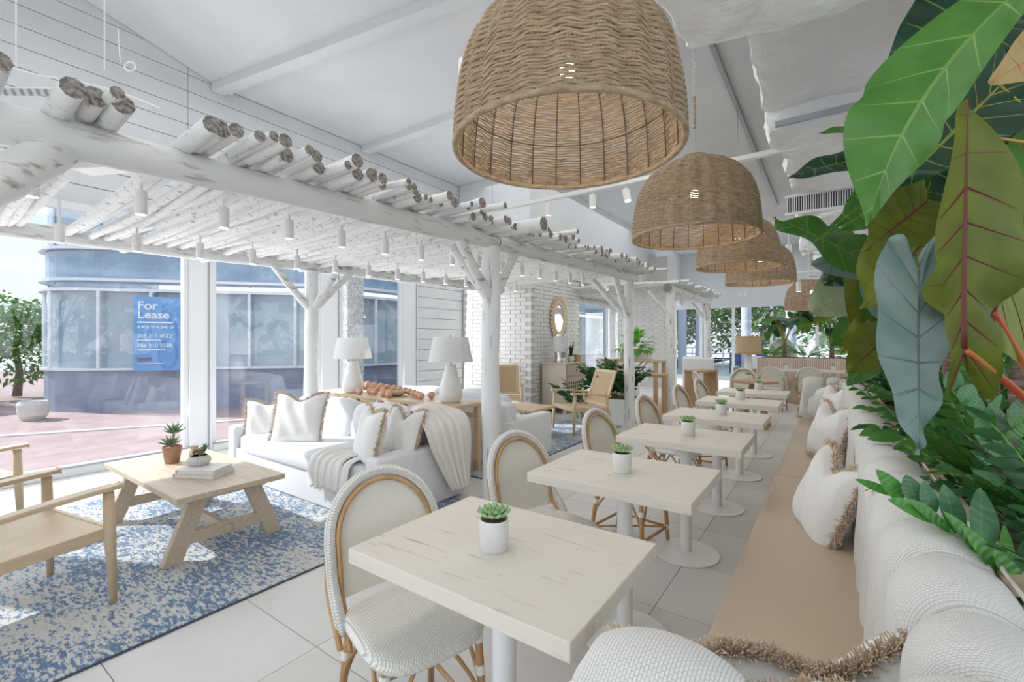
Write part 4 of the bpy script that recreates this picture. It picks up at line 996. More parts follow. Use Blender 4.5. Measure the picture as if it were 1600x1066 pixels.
# foreground chair: front legs measured at (-3.11,.77) and (-3.80,.64)
a0 = armchair('oak armchair with paddle arms, cut by the left edge of the photo, nearest the camera', (-3.40, .375, 0), pi/2+.187, AG)
copy_tree(a0, (-5.18, .28, 0), pi/2+.187, 'oak armchair mostly out of frame at far left, only one arm showing')
copy_tree(a0, (-3.18, 6.42, 0), atan2(-.83, -.56), 'cane-backed oak armchair on the far rug before the dresser')
copy_tree(a0, (-4.95, 6.75, 0), -.95, 'cane-backed oak armchair half hidden behind the full white post')

# ------------------------------------------------------------------ trestle coffee tables
def coffee(label, loc, rz, w, d, m, group='trestle coffee tables'):
    t = thing('coffee_table', label, 'coffee table', loc, rz, group)
    for k in range(3):
        MB().box((0, -d/2+d/3*(k+.5), .435), (w, d/3-.0015, .036)).build('top_board', m, t, bevel=.002, seg=1)
    for s in (1, -1):
        x = s*(w/2-.14)
        for q in (1, -1):
            MB().beam((x, q*.155, .417), (x, q*(d/2-.01), 0), .10, .055, up=(1, 0, 0)).build('leg', m, t, bevel=.003)
        MB().beam((x, -.22, .15), (x, .22, .15), .045, .075).build('crossbar', m, t, bevel=.003)
        MB().box((x+s*.03, 0, .15), (.03, .035, .05)).build('peg', m, t, bevel=.004)
        MB().beam((x, -.24, .40), (x, .24, .40), .09, .035).build('top_batten', m, t)
    MB().beam((-w/2+.14, 0, .15), (w/2-.14, 0, .15), .035, .06).build('stretcher', m, t, bevel=.003)
    return t
coffee('bleached oak trestle coffee table on the near blue rug', (-3.91, 1.40, 0), .0, 1.42, .66, m_oakx)
coffee('oak trestle coffee table on the far blue rug behind the white sofa', (-4.0, 5.52, 0), .0, 1.36, .62, m_oakl)
TZ = .4535
# books, plants on the coffee table
bk = P(313, 737, 3.0); 
def tpt(x, y, z): t = (1.4-z)/((y-534)/FPX); q = P(x, y, t); return V((q.x, q.y, z))
b1 = tpt(320, 742, TZ)
for i, (dz, w, d, lab) in enumerate(((0, .30, .215, 'lower pale hardcover book under another on the near coffee table'), (.027, .275, .20, 'upper pale hardcover book under the white fluted bowl'))):
    t = thing('book', lab, 'book', (b1.x, b1.y, TZ+dz), .50+.05*i, 'books on the coffee table')
    MB().box((0, 0, .0015), (w, d, .003)).box((0, 0, .0245), (w, d, .003)).box((-w/2+.0015, 0, .013), (.003, d, .026)).build('cover', m_book, t)
    MB().box((.002, 0, .013), (w-.010, d-.010, .020)).build('pages', m_page, t)
bl = thing('bowl_planter', 'white fluted bowl of red and green succulents on the stacked books', 'potted plant', (tpt(311, 727, TZ+.054).x, tpt(311, 727, TZ+.054).y, TZ+.054), 0)
mb = MB(); n = 60
mb.grid(lambda u, v: V(((r := (.052+.020*sin(pi*min(1, v*1.1))**.8)*(1+.05*(1 if int(u*60) % 2 else -1)*(0 < v < .95)))*cos(2*pi*u), r*sin(2*pi*u), .068*v)), n, 10, cu=True)
mb.lathe([(0, .001), (.052, .001)], 30); mb.lathe([(.055, .064), (0, .064)], 20, mi=1); mb.build('fluted_bowl', [m_pot, m_soil], bl, smooth=False)
rz_ = random.Random(2)
for k in range(7):
    a = rz_.uniform(0, 6.3); r = .035*sqrt(rz_.random()); h = rz_.uniform(.0, .025); g = MB()
    for j in range(10):
        e = rz_.uniform(0, 6.3); M = Matrix.Translation((r*cos(a), r*sin(a), .066+h)) @ Matrix.Rotation(e, 4, 'Z') @ Matrix.Rotation(-rz_.uniform(.2, 1.3), 4, 'Y'); s_ = succ_leaf(.03, .008); g.add([M @ V(v) for v in s_.v], s_.f)
    g.build('succulent', [m_red, m_succ][k % 2], bl, smooth=True)
for (dx, dy, h) in ((.035, .015, .085), (.05, -.01, .06), (.02, .03, .07)):
    g = MB(); c0_ = V((dx*.5, dy*.5, .065)); c1 = V((dx*1.5, dy*1.5, .065+h)); g.tube([c0_, (c0_+c1)/2+V((0, 0, .01)), c1], .0016, 5)
    for j in range(9):
        p = c0_+(c1-c0_)*(.3+.075*j); M = Matrix.Translation(p) @ Matrix.Rotation(j*2.4, 4, 'Z') @ Matrix.Rotation(-.5, 4, 'Y'); s_ = succ_leaf(.018, .006); g.add([M @ V(v) for v in s_.v], s_.f)
    g.build('sprig', m_succd, bl)
tp = thing('aloe_pot', 'terracotta pot with dark spiky aloe on the near coffee table', 'potted plant', tpt(269, 724, TZ), 0)
MB().lathe([(0, 0), (.045, 0), (.048, .004), (.062, .105), (.066, .107), (.066, .128), (.060, .129), (.056, .118), (0, .118)], 32).build('pot', m_terra, tp, smooth='auto')
def spiky(c, n, L, parent, seed):
    rr = random.Random(seed)
    for k in range(n):
        a = k*2.4+rr.uniform(-.2, .2); el = .15+1.2*k/n; ll = L*rr.uniform(.8, 1.1)*(1-.3*k/n)
        pts = [V(c)+V((cos(a)*s*ll*cos(el*(1-.1*s)), sin(a)*s*ll*cos(el*(1-.1*s)), s*ll*sin(el)+.012*s*s)) for s in (0, .3, .6, .85, 1)]
        MB().tube(pts, [.006, .0085, .0065, .003, .0006], 6).build('spike_leaf', m_succd, parent, smooth=True)
MB().tube([(0.01, 0, .11), (.03, .0, .18), (.035, 0, .235)], .006, 7).build('stem', m_bark, tp); spiky((.036, 0, .235), 20, .10, tp, 3)
MB().tube([(-.02, 0, .11), (-.022, 0, .135)], .007, 7).build('stem', m_bark, tp); spiky((-.022, 0, .135), 17, .10, tp, 5)
js = tpt(292, 727, TZ); js += V((.0, .05, 0))
jr = thing('candle_jar', 'ribbed amber glass jar with lid between the aloe and the fluted bowl', 'jar', js)
MB().lathe([(0, 0), (.032, 0)]+[(.034+.0015*sin(i*1.6), .006+.0105*i) for i in range(9)]+[(.022, .105), (.022, .112), (0, .112)], 26).build('glass_body', mat('amber ribbed glass', (.62, .48, .38), .15, spec=.8), jr, smooth=True)
MB().lathe([(0, .112), (.026, .112), (.026, .135), (0, .136)], 24).build('lid', m_oak, jr, smooth='auto')

# ------------------------------------------------------------------ console with lamps and beads
cn = thing('console_table', 'long light oak console behind the near sofa carrying two lamps', 'console table', (-4.28, 3.60, 0))
for k in range(2): MB().box((0, -.215+.215*(k+.5), .732), (2.45, .2135, .036)).build('top_board', m_oakl, cn, bevel=.002, seg=1)
for x in (-1.17, -.42, .42, 1.17):
    for y in (-.18, .18): MB().box((x, y, .357), (.065, .055, .714)).build('leg', m_oakl, cn, bevel=.003)
MB().box((0, .18, .60), (2.3, .03, .05)).build('rail', m_oakl, cn); MB().box((0, -.18, .60), (2.3, .03, .05)).build('rail', m_oakl, cn); MB().box((0, 0, .12), (2.3, .30, .03)).build('lower_shelf', m_oakl, cn)
def tlamp(label, loc, s=1.0):
    t = thing('table_lamp', label, 'lamp', loc, 0, 'white table lamps on the console')
    MB().lathe([(r*s, z*s) for r, z in ((0, 0), (.095, 0), (.112, .02), (.125, .07), (.122, .13), (.10, .22), (.075, .30), (.060, .36), (.058, .385), (.062, .395), (0, .396))], 40).build('ceramic_base', m_ceram, t, smooth=True)
    MB().tube([(0, 0, .39*s), (0, 0, .46*s)], .012, 10).tube([(0, 0, .46*s), (0, 0, .70*s)], .004, 6).lathe([(0, .70*s), (.012, .70*s), (0, .72*s)], 10).build('brass_neck', m_brass, t, smooth='auto')
    mb = MB(); b0, b1, z0, z1 = .235*s, .185*s, .43*s, .69*s
    mb.lathe([(b0, z0), (b1, z1), (b1-.003, z1), (b0-.003, z0), (b0, z0)], 48)
    mb.build('drum_shade', m_shade, t, smooth='auto'); return t
l1 = tlamp('white ceramic table lamp on the left end of the console, partly sunlit', (-4.97, 3.56, .75), 1.0)
l2 = copy_tree(l1, (-3.33, 3.60, .75), 0, 'white ceramic table lamp on the right end of the console, in shade')
bw_ = tag(MB().lathe([(0, 0), (.05, 0), (.10, .03), (.125, .06), (.12, .062), (.095, .036), (0, .012)], 32).build('bowl', m_oakl, smooth=True), 'shallow light wooden bowl under the bead garland on the console', 'bowl'); bw_.location = (tpt(620, 620, .75).x, 3.62, .75)
gar = thing('bead_garland', 'garland of large terracotta wooden beads winding over the console', 'garland', (-3.95, 3.6, .75))
bb = [(562, 612, .0), (575, 611, 0), (588, 613, 0), (600, 610, .0), (612, 602, .03), (622, 599, .05), (634, 602, .04), (642, 609, .02), (652, 617, 0), (662, 621, 0), (676, 618, 0)]
b2 = [(583, 618, 0), (596, 619, 0), (606, 612, .0)]
first = None
for chain_ in (bb, b2):
    pts = []
    for x, y, h in chain_:
        q = tpt(x, y+6, .75); q.y = min(max(q.y, 3.44), 3.76); q.z = .75+.041+h; pts.append(q)
    cp = catmull(pts, 200); last = None
    for q in cp:
        if last is None or (q-last).length > .118:
            M = Matrix.Translation(q-V((-3.95, 3.6, .75))); last = q
            if first is None:
                first = MB().lathe([(0, -.041)]+[(.041*cos(a), .041*sin(a)) for a in [-pi/2+pi*i/9 for i in range(1, 9)]]+[(0, .041)], 14).build('bead', m_bead, gar, smooth=True); first.matrix_basis = M
            else: inst(first, gar, M, 'bead')
wr = MB(); rr = random.Random(3)
for k in range(5): wr.tube(catmull([(-2.72+rr.uniform(-.1, .1), 3.75+rr.uniform(-.15, .2), .012+.008*k) for _ in range(6)], 30), .004, 5)
tag(wr.build('power_cord', m_white), 'white tangled power cord on the floor behind the full white post', 'cord')

# ------------------------------------------------------------------ dresser, dispenser, mirror
cb_ = thing('dresser', 'limed wood dresser with cut-out door against the white brick pier', 'cabinet', (-4.42, 8.10, 0))
MB().box((0, 0, .53), (.54, .80, .82)).build('body', m_greyoak, cb_, bevel=.004); MB().box((0, 0, .96), (.58, .84, .03)).build('top', m_greyoak, cb_, bevel=.004)
for x in (-.23, .23):
    for y in (-.36, .36): MB().box((x, y, .07), (.07, .07, .14)).build('foot', m_greyoak, cb_, bevel=.004)
dr = MB().box((.275, 0, .82), (.02, .74, .19)).build('drawer', m_greyoak, cb_, bevel=.004)
MB().lathe([(0, 0), (.022, .004), (.022, .012), (0, .016)], 14, c=(.285, 0, .82), M=Matrix.Rotation(pi/2, 4, 'Y')).build('knob', m_grille, dr)
dd = MB().box((.275, 0, .42), (.02, .74, .56)).build('door', m_greyoak, cb_, bevel=.004)
h0 = None
for r in range(5):
    for k in range(8):
        M = Matrix.Translation((.287, -.30+.086*k, .30+.07*r))
        if h0 is None: h0 = MB().box((0, 0, 0), (.006, .035, .045)).build('cutout', m_grille, dd); h0.matrix_basis = M
        else: inst(h0, dd, M, 'cutout')
wd_ = thing('water_dispenser', 'clear water dispenser on a steel stand on the dresser', 'water dispenser', (-4.40, 7.95, .975))
MB().lathe([(0, 0), (.13, 0), (.12, .02), (.11, .10), (.13, .19), (.13, .20), (0, .20)], 28).build('steel_stand', m_steel, wd_, smooth='auto')
MB().lathe([(0, .20), (.14, .21), (.155, .30), (.155, .50), (.145, .52), (0, .52)], 28).build('tank', m_clear, wd_, smooth='auto'); MB().lathe([(0, .52), (.15, .52), (.15, .55), (0, .56)], 28).build('lid', m_steel, wd_, smooth='auto')
MB().tube([(.14, -.02, .26), (.19, -.03, .26), (.19, -.03, .22)], .012, 8).build('tap', m_steel, wd_)
sp_ = thing('potted_snake_plant', 'small leafy plant in a white bowl beside the water dispenser', 'potted plant', (-4.32, 8.22, .975))
MB().lathe([(0, 0), (.05, 0), (.075, .06), (.06, .12), (0, .12)], 20).build('pot', m_pot, sp_, smooth='auto')
for k in range(6):
    a = k*1.1; MB().tube([(.01*cos(a), .01*sin(a), .11), (.03*cos(a), .03*sin(a), .26), (.07*cos(a), .07*sin(a), .42-.03*k)], [.012, .025, .002], 6, flat=(1, .25)).build('leaf', l_small2, sp_, smooth=True)
bs = thing('basket', 'brown woven box basket on the right end of the dresser', 'basket', (-4.33, 8.40, .975)); MB().box((0, 0, .07), (.20, .20, .14)).build('body', m_cane, bs, bevel=.01); MB().tube([(-.1, -.1, .14), (.1, -.1, .14), (.1, .1, .14), (-.1, .1, .14)], .008, 6, closed=True).build('rim', m_rattan, bs)
mr = thing('mirror', 'oval mirror in a scalloped rattan frame on the white brick pier', 'mirror', (-4.73, 8.43, 1.87))
QM = Matrix.Rotation(pi/2, 4, 'Y')
mb = MB(); mb.add([V((.02, .17*cos(2*pi*i/40), .27*sin(2*pi*i/40))) for i in range(40)], [tuple(range(40))]); mb.build('mirror_glass', m_mirror, mr)
MB().tube([(.02, .235*cos(2*pi*i/56), .335*sin(2*pi*i/56)) for i in range(56)], .07, 8, flat=(1, 1), closed=True).build('frame', m_oakl, mr, smooth=True).scale = (.45, 1, 1)
s0_ = None
for i in range(30):
    a = 2*pi*i/30; M = Matrix.Translation((.02, .325*cos(a), .43*sin(a))) @ Matrix.Rotation(a, 4, 'X')
    if s0_ is None: s0_ = MB().sell((0, 0, 0), (.018, .045, .036), .8, 10, 6).build('scallop', m_oakl, mr, smooth=True); s0_.matrix_basis = M
    else: inst(s0_, mr, M, 'scallop')

# ================================================================== BANQUETTE
bq = thing('banquette', 'long tan and white banquette with channel-tufted curved back along the table row', 'banquette', (-.02, 3.7, 0))
RX, RC, NY, FYY = .30, .38, .555, 6.85
def bpath():
    pts = [V((-.315, NY, 0))]; cx, cy = RX-RC, NY+RC
    pts += [V((-.19, NY, 0))]
    for i in range(13): a = -pi/2+pi/2*i/12; pts.append(V((cx+RC*cos(a), cy+RC*sin(a), 0)))
    cy2 = FYY-RC
    n = 40
    for i in range(1, n): pts.append(V((RX, cy+(cy2-cy)*i/n, 0)))
    for i in range(13): a = pi/2*i/12; pts.append(V((cx+RC*cos(a), cy2+RC*sin(a), 0)))
    pts += [V((-.19, FYY, 0)), V((-.30, FYY, 0))]; return pts
bp_ = bpath(); bl_ = [0]
for a, b in zip(bp_[:-1], bp_[1:]): bl_.append(bl_[-1]+(b-a).length)
def bat(s):
    s = max(0, min(bl_[-1]-1e-6, s))
    lo = 0
    while bl_[lo+1] < s: lo += 1
    f = (s-bl_[lo])/(bl_[lo+1]-bl_[lo]); p = bp_[lo]+(bp_[lo+1]-bp_[lo])*f
    e = .03; return p, lo
def bfr(s):
    p, _ = bat(s); q, _ = bat(s+.02); r, _ = bat(s-.02); d = (q-r).normalized(); return p, V((-d.y, d.x, 0))     # inward normal (left of travel)
PROF = [(.180, .40), (.182, .50), (.175, .62), (.168, .74), (.170, .83), (.164, .895), (.142, .938), (.104, .962), (.060, .960), (.018, .935), (.002, .90), (.0, .80), (0, .55), (0, .40)]
NCH = 29; LT = bl_[-1]
pfc = catmull([V((a, 0, b)) for a, b in PROF], 30)
for k in range(NCH):
    s0, s1 = LT*k/NCH, LT*(k+1)/NCH
    def fn(u, v):
        i = v*30; a = int(min(i, 29)); f = i-a; q = pfc[a]*(1-f)+pfc[a+1]*f
        uu = u
        p, nrm = bfr(s0+(s1-s0)*uu); b = sqrt(max(0, 1-(2*uu-1)**2))**.8
        front = max(0, min(1, (q.x-.0)/.06)); sc = 1
        end = 1
        return p+nrm*(.012+q.x*(1-front*(1-(.70+.46*b))))+V((0, 0, (q.z-.40)*(.90+.10*b if q.x > .03 else .95+.05*b)+.40))
    mb = MB(); mb.grid(fn, 14, 30, uvf=lambda u, v: (v*.95, u*.26))
    if k in (0, NCH-1):
        e = 0 if k == 0 else 1; vs = [fn(e, j/30) for j in range(31)]; mb.add(vs, [tuple(range(31)) if e == 0 else tuple(reversed(range(31)))])
    mb.build('channel_cushion', m_puff, bq, smooth=True, world=True)
    # piping seam across the rear of the crown
pp2 = MB(); pts = []
for i in range(220):
    s = .40+(LT-.80)*i/219; p, nrm = bfr(s); u = (s/LT*NCH) % 1; b = sqrt(max(0, 1-(2*u-1)**2))**.8; pts.append(p+nrm*.010+V((0, 0, .925)))
pp2.tube(pts, .0045, 6); pp2.build('piping', m_pipe, bq, world=True, smooth=True)
def offs(o, n=90): 
    r = []
    for i in range(n+1): p, nr_ = bfr(.02+(LT-.04)*i/n); r.append(p-nr_*o)
    return r
def strip(o0, o1, z0, z1, name, m):
    a = offs(o0); b = offs(o1); mb = MB(); vs = []
    for p, q in zip(a, b): vs += [V((p.x, p.y, z0)), V((q.x, q.y, z0)), V((q.x, q.y, z1)), V((p.x, p.y, z1))]
    n = len(a); mb.add(vs, [(4*i+j, 4*i+4+j, 4*i+4+(j+1) % 4, 4*i+(j+1) % 4) for i in range(n-1) for j in range(4)]+[(3, 2, 1, 0), (4*n-4, 4*n-3, 4*n-2, 4*n-1)])
    return mb.build(name, m, bq, world=True, bevel=.004)
strip(-.01, .024, 0, .90, 'wood_shell', m_oakx); strip(-.012, .034, .885, .912, 'wood_ledge', m_oakx)
SX = -.335
def seatpoly(y0, y1, inset=0): return [(SX+inset, y0), (SX+inset, y1)]
ys = [.66, 3.75, 6.72]
for a, b in zip(ys[:-1], ys[1:]):
    mb = MB(); n = 10
    cxs = (SX+.17)/2
    mb.box((cxs-.0, (a+b)/2, .40), (.17-SX, b-a-.006, .10)); smooth(mb.build('seat_cushion', m_vinyl, bq, bevel=.028, seg=4, world=True))
MB().box(((SX+.03+.28)/2, 3.69, .205), (.28-SX-.03, 6.0, .29)).build('seat_base', m_vinyl, bq, world=True, bevel=.01); MB().box(((SX+.08+.28)/2, 3.69, .03), (.28-SX-.08, 5.9, .06)).build('plinth', m_grille, bq, world=True)
BG = 'fringed pillows on the banquette'
pillow('white fringed pillow resting in the middle of the banquette, largest looking standing one', P(1292, 778, 2.28), -1.22, -.34, BG, .225, .085, .42, 2200, .040, 11, roll=.10)
pillow('white fringed pillow, second along the banquette from the nearest standing one', P(1297, 675, 3.55), -1.15, -.30, BG, .22, .085, .40, 1300, .036, 12)
pillow('white fringed pillow in front of another at the far end of the banquette', P(1303, 635, 4.95), -1.1, -.28, BG, .22, .08, .35, 900, .036, 13)
pillow('cream fringed pillow farthest away at the end of the banquette', P(1277, 628, 5.55), -.7, -.22, BG, .225, .08, .2, 900, .034, 14)
pillow('white pillow with thick tan fringe tucked in the near corner of the banquette, left one', V((-.13, .975, .605)), pi, -.30, BG, .205, .085, .30, 4200, .036, 15, roll=.14)
pillow('white pillow with thick tan fringe tucked in the near corner of the banquette, right one', V((.0, 1.11, .61)), pi+.55, -.22, BG, .225, .085, .30, 4500, .038, 16, roll=.14)
# ================================================================== PLANTING
bedt = thing('planting_bed', 'long raised planting bed of moss and soil behind the banquette', 'planter', (1.0, 5.6, 0))
MB().box((.02, 0, .40), (1.28, 9.6, .80)).build('bed_box', m_oakx, bedt)
mb = MB()
from mathutils import noise as _ns
mb.grid(lambda u, v: V((-.60+1.24*u, -4.76+9.52*v, .80+.05*_ns.noise(V((u*5, v*30, 1)))+.03)), 16, 90); o = mb.build('soil', m_soil, bedt, smooth=True)

def leafgeo(L, w, fold=.25, droop=.25, n=6):            # simple oval leaf along +X, normal +Z
    mb = MB(); vs = []; uv = []
    for i in range(n+1):
        s = i/n; ww = w*(sin(pi*min(1, s**.8))**.75)*(1 if s < .98 else .05)+.0008; z = -droop*L*s*s
        vs += [V((s*L, -ww, z+fold*ww)), V((s*L, 0, z)), V((s*L, ww, z+fold*ww))]; uv += [(s, 1), (s, 0), (s, 1)]
    fs = [(3*i+j, 3*i+3+j, 3*i+4+j, 3*i+1+j) for i in range(n) for j in range(2)]
    return vs, fs, uv
def frond_mesh(L, n, ll, lw, seed, arch=.35, m=l_small, parent=None, name='frond', up=.55):
    rr = random.Random(seed); mb = MB(); pts = []
    for i in range(11): s = i/10; pts.append(V((arch*L*s*s, 0, L*s*(1-.25*arch*s))))
    mb.tube(pts, [.006*(1-.6*i/10) for i in range(11)], 5, mi=1)
    vs, fs, uv = leafgeo(ll, lw)
    for k in range(n):
        s = .18+.80*k/(n-1); i = s*10; a = int(min(i, 9)); p = pts[a]+(pts[a+1]-pts[a])*(i-a); d = (pts[a+1]-pts[a]).normalized()
        side = 1 if k % 2 else -1; e = up+rr.uniform(-.15, .15) if s < .95 else 1.3
        x = (d*sin(e)+V((0, side*cos(e), 0))+V((rr.uniform(-.15, .15), 0, 0))).normalized(); z = (V((0, 0, 1))*.3+V((1, 0, 0))*-.9); z = (z-x*z.dot(x)).normalized(); y = z.cross(x)
        M = Matrix((x, y, z)).transposed(); sc = rr.uniform(.8, 1.1)*(1-.35*abs(s-.5))
        mb.add([p+M @ (v*sc) for v in vs], fs, 0, uv)
    return mb.build(name, [m, m_stem], parent, smooth=True)
FR = {}
def plant(label, loc, rz, kind, n, group, seed, L=.5, cat='plant', pot=None, mx=.75):
    rr = random.Random(seed); t = thing('glossy_frond_plant' if kind != 'fern' else 'fern', label, cat, loc, rz, group)
    key = kind
    if key not in FR:
        spec = {'zz': (.52, 17, .105, .021, l_small), 'zzd': (.45, 14, .12, .027, l_small2), 'broad': (.45, 11, .13, .037, l_small), 'fern': (.5, 22, .09, .015, l_fern)}[kind]
        FR[key] = [frond_mesh(spec[0], spec[1], spec[2], spec[3], 60+i, .25+.3*i, spec[4], None) for i in range(3)]
        for q in FR[key]: q.parent = t; q['_new'] = 1
    for k in range(n):
        a = 2.4*k+rr.uniform(-.4, .4); ln = rr.uniform(.08, mx); s = L/.5*rr.uniform(.75, 1.15)
        M = Matrix.Translation((.05*cos(a), .05*sin(a), 0)) @ Matrix.Rotation(a, 4, 'Z') @ Matrix.Rotation(ln, 4, 'Y') @ Matrix.Rotation(rr.uniform(-.5, .5), 4, 'Z') @ Matrix.Diagonal((s, s, s, 1))
        src = FR[key][k % 3]
        if src.get('_new'): src.matrix_basis = M; del src['_new']
        else: inst(src, t, M, 'frond')
    return t
# bank of fronds along the bed: placed where they show between the banquette and the room
spots_ = [(.46, 1.36, 'zzd', .30), (.50, 2.02, 'zz', .36), (.80, 2.6, 'zz', .5), (.56, 1.75, 'zzd', .40), (.50, 2.35, 'broad', .42), (.62, 2.9, 'zzd', .45), (.46, 3.25, 'zz', .42), (.85, 3.55, 'zzd', .5), (.52, 3.95, 'broad', .40), (.78, 4.35, 'zz', .5), (.48, 4.7, 'zzd', .36),
    (1.1, 4.9, 'zz', .55), (.60, 5.3, 'zz', .42), (.90, 5.7, 'broad', .5), (.50, 6.1, 'zzd', .36), (1.25, 6.3, 'zz', .55), (.62, 6.8, 'zz', .42), (.95, 7.3, 'zzd', .5), (.55, 7.7, 'zz', .42), (1.3, 8.0, 'zz', .5), (.7, 8.6, 'zz', .45), (1.05, 9.3, 'zz', .5)]
for i, (x, y, kd, L_) in enumerate(spots_):
    wds = {'zz': 'glossy green upright frond plant', 'zzd': 'dark green low leafy plant', 'broad': 'broad-leaved bright green plant'}[kd]
    plant('%s in the bed behind the banquette, %s from the camera' % (wds, (OR+['eighteenth', 'nineteenth', 'twentieth', 'twenty-first', 'twenty-second'])[i]), (x, y, .83), R.uniform(0, 6), kd, 10 if y < 6 else 8, 'leafy plants in the long bed', 100+i, L_)

# hero leaves ------------------------------------------------------
SHAPE = {'scallop': [(0, 0), (-.12, .12), (-.25, .46), (-.13, .56), (-.03, .50), (.06, .56), (.14, .47), (.22, .82), (.30, .85), (.385, 1.0), (.46, .88), (.55, .86), (.70, .72), (.85, .42), (.95, .2), (1, 0)],
    'blade': [(0, 0), (-.03, .3), (.0, .5), (.12, .62), (.30, .80), (.46, .98), (.54, .93), (.62, 1.0), (.72, .84), (.84, .50), (.94, .20), (1, 0)],
    'arrow': [(0, 0), (-.14, .10), (-.27, .30), (-.30, .52), (-.20, .78), (-.02, .95), (.18, 1.0), (.38, .93), (.58, .74), (.76, .48), (.90, .22), (1.0, .0)],
    'long': [(0, 0), (-.08, .12), (-.13, .35), (-.12, .60), (-.02, .85), (.16, 1.0), (.36, .98), (.56, .83), (.74, .58), (.88, .30), (.96, .12), (1.0, .0)],
    'heart': [(0, 0), (-.10, .15), (-.20, .40), (-.20, .70), (-.08, .93), (.12, 1.0), (.34, .96), (.54, .82), (.72, .58), (.86, .32), (.95, .12), (1.0, .0)]}
def leaf(parent, base, tip, w, nrm, m, shape='arrow', wave=.25, droop=.12, fold=.18, scal=.05, seed=0, rib=None, ribr=.006, name='leaf', lobes=7, ls=1, rs=1, bow=0):
    base, tip = V(base), V(tip); ax = (tip-base); L = ax.length; ax.normalize(); n = V(nrm); n = (n-ax*n.dot(ax)).normalized(); sd_ = n.cross(ax).normalized()
    o = SHAPE[shape]; K = 44; out = catmull([V((a, b, 0)) for a, b in o], K); rr = random.Random(seed); ph = rr.uniform(0, 6); Q = 8
    mid = [max(0, (i/K-.16)/.84) for i in range(K+1)]; mid = [q**1.05 for q in mid]
    mb = MB()
    def bw(x): x = max(0, min(1, x)); return sd_*(bow*4*x*(1-x))
    for s in (1, -1):
        vs = []; uv = []; sw_ = ls if s > 0 else rs
        for i in range(K+1):
            sc = 1+scal*sin(i/K*2*pi*lobes*.5+ph)*(1 if 3 < i < K-3 else 0); X, Y = out[i].x, max(0, out[i].y)*sc
            for j in range(Q+1):
                q = j/Q; x = mid[i]*(1-q)+X*q; y = Y*q
                zz = fold*y*w-droop*L*max(0, x)**2+wave*w*.28*q*q*sin(i/K*2*pi*lobes*.5+ph+.8)*(1 if i > 2 else .4)-.10*w*q*q-wave*w*.05*abs(sin(i/K*pi*9))*sin(pi*q)
                vs.append(base+ax*(x*L)+bw(x)+sd_*(s*y*w*sw_)+n*zz); uv.append((i/K, q))
        fs = [(i*(Q+1)+j, (i+1)*(Q+1)+j, (i+1)*(Q+1)+j+1, i*(Q+1)+j+1) for i in range(K) for j in range(Q)]
        if s < 0: fs = [tuple(reversed(f)) for f in fs]
        mb.add(vs, fs, 0, uv)
    ob = mb.build(name, m, parent, smooth=True, world=True)
    if rib:
        g = MB(); g.tube([base+ax*(x*L)+bw(x)+n*(-droop*L*x*x-.001) for x in [i/12 for i in range(13)]], [ribr*(1-.85*i/12) for i in range(13)], 7)
        for s in (1, -1):
            for i in ((3, 7, 12, 17, 22, 27, 32) if ribr > .003 else ()):
                c_ = []
                for j in range(8):
                    q = j/8; x = mid[i]*(1-q)+out[i].x*q; y = max(0, out[i].y)*q
                    zz = fold*y*w-droop*L*max(0, x)**2-.10*w*q*q
                    zz += wave*w*.28*q*q*sin(i/K*2*pi*lobes*.5+ph+.8)-wave*w*.05*abs(sin(i/K*pi*9))*sin(pi*q)
                    c_.append(base+ax*(x*L)+bw(x)+sd_*(s*y*w*(ls if s > 0 else rs))+n*(zz-.0005))
                g.tube(c_, [ribr*.5*(1-.8*j/8) for j in range(8)], 5)
        r_ = g.build('vein', rib, ob, smooth=True)
        XF[ob.name] = XF[parent.name]; 
        r_.parent = ob; me = r_.data; inv = XF[parent.name].inverted(); me.transform(inv)
    return ob
def cn_(rx, up, fw=1.0):       # a facing direction: toward the viewer side, tilted right / up
    return (-fw*FW+rx*RT+up*UP)
def petiole(parent, a, b, m, r0=.011, r1=.006, sag=.1, name='petiole'):
    a, b = V(a), V(b); mid = (a+b)/2+V((0, 0, sag)); return MB().tube(catmull([a, mid, b], 14), [r0+(r1-r0)*i/14 for i in range(15)], 8).build(name, m, parent, smooth=True, world=True)
SA = (.62, 1.0, -.07); SD = (.22, 1.0)
# --- giant plant A: overhangs the banquette from the right, near
HA = thing('giant_elephant_ear', 'giant elephant ear plant nearest the camera, with the biggest bright green leaf at top right', 'plant', (.72, 1.75, .83))
MB().tube([(0, 0, -.03), (.02, .05, .35), (-.02, .06, .75)], [.06, .05, .04], 10).build('trunk', m_trunk, HA, smooth=True)
rA = V((.70, 1.81, 1.5))
def hero(pl, root, b, t, w, nr, m, sh, ppm=None, rib=None, ribr=.006, **k):
    B, T = P(*b), P(*t); o = leaf(pl, B, T, w, cn_(*nr), m, sh, rib=rib, ribr=ribr, **k)
    if ppm: petiole(pl, root, B, ppm, sag=k.get('psag', .05) if False else .06)
    return o
hero(HA, rA, (1625, -45, 1.30), (1364, 348, 1.42), .165, (-.25, .2), l_bright, 'blade', m_pety, m_stem, .0030, wave=.35, scal=.02, seed=2, fold=-.15, droop=.05, ls=SA[0], rs=SA[1], bow=SA[2])
hero(HA, rA, (1507, 545, 1.28), (1503, 160, 1.22), .190, (-.25, -.1), l_olive, 'scallop', None, m_vein, .0072, wave=.3, scal=.0, seed=4, droop=-.04, fold=-.15, ls=SD[0], rs=SD[1])
petiole(HA, P(1660, 680, 1.35), P(1509, 548, 1.28), m_petr, .014, .008, .01)
petiole(HA, P(1660, 680, 1.35), rA, m_pety, .014, .014, .01)
hero(HA, rA, (1553, 488, 1.42), (1640, 330, 1.48), .20, (-.1, .0), l_yel, 'heart', None, m_vein, .005, wave=.3, seed=7, fold=-.1)
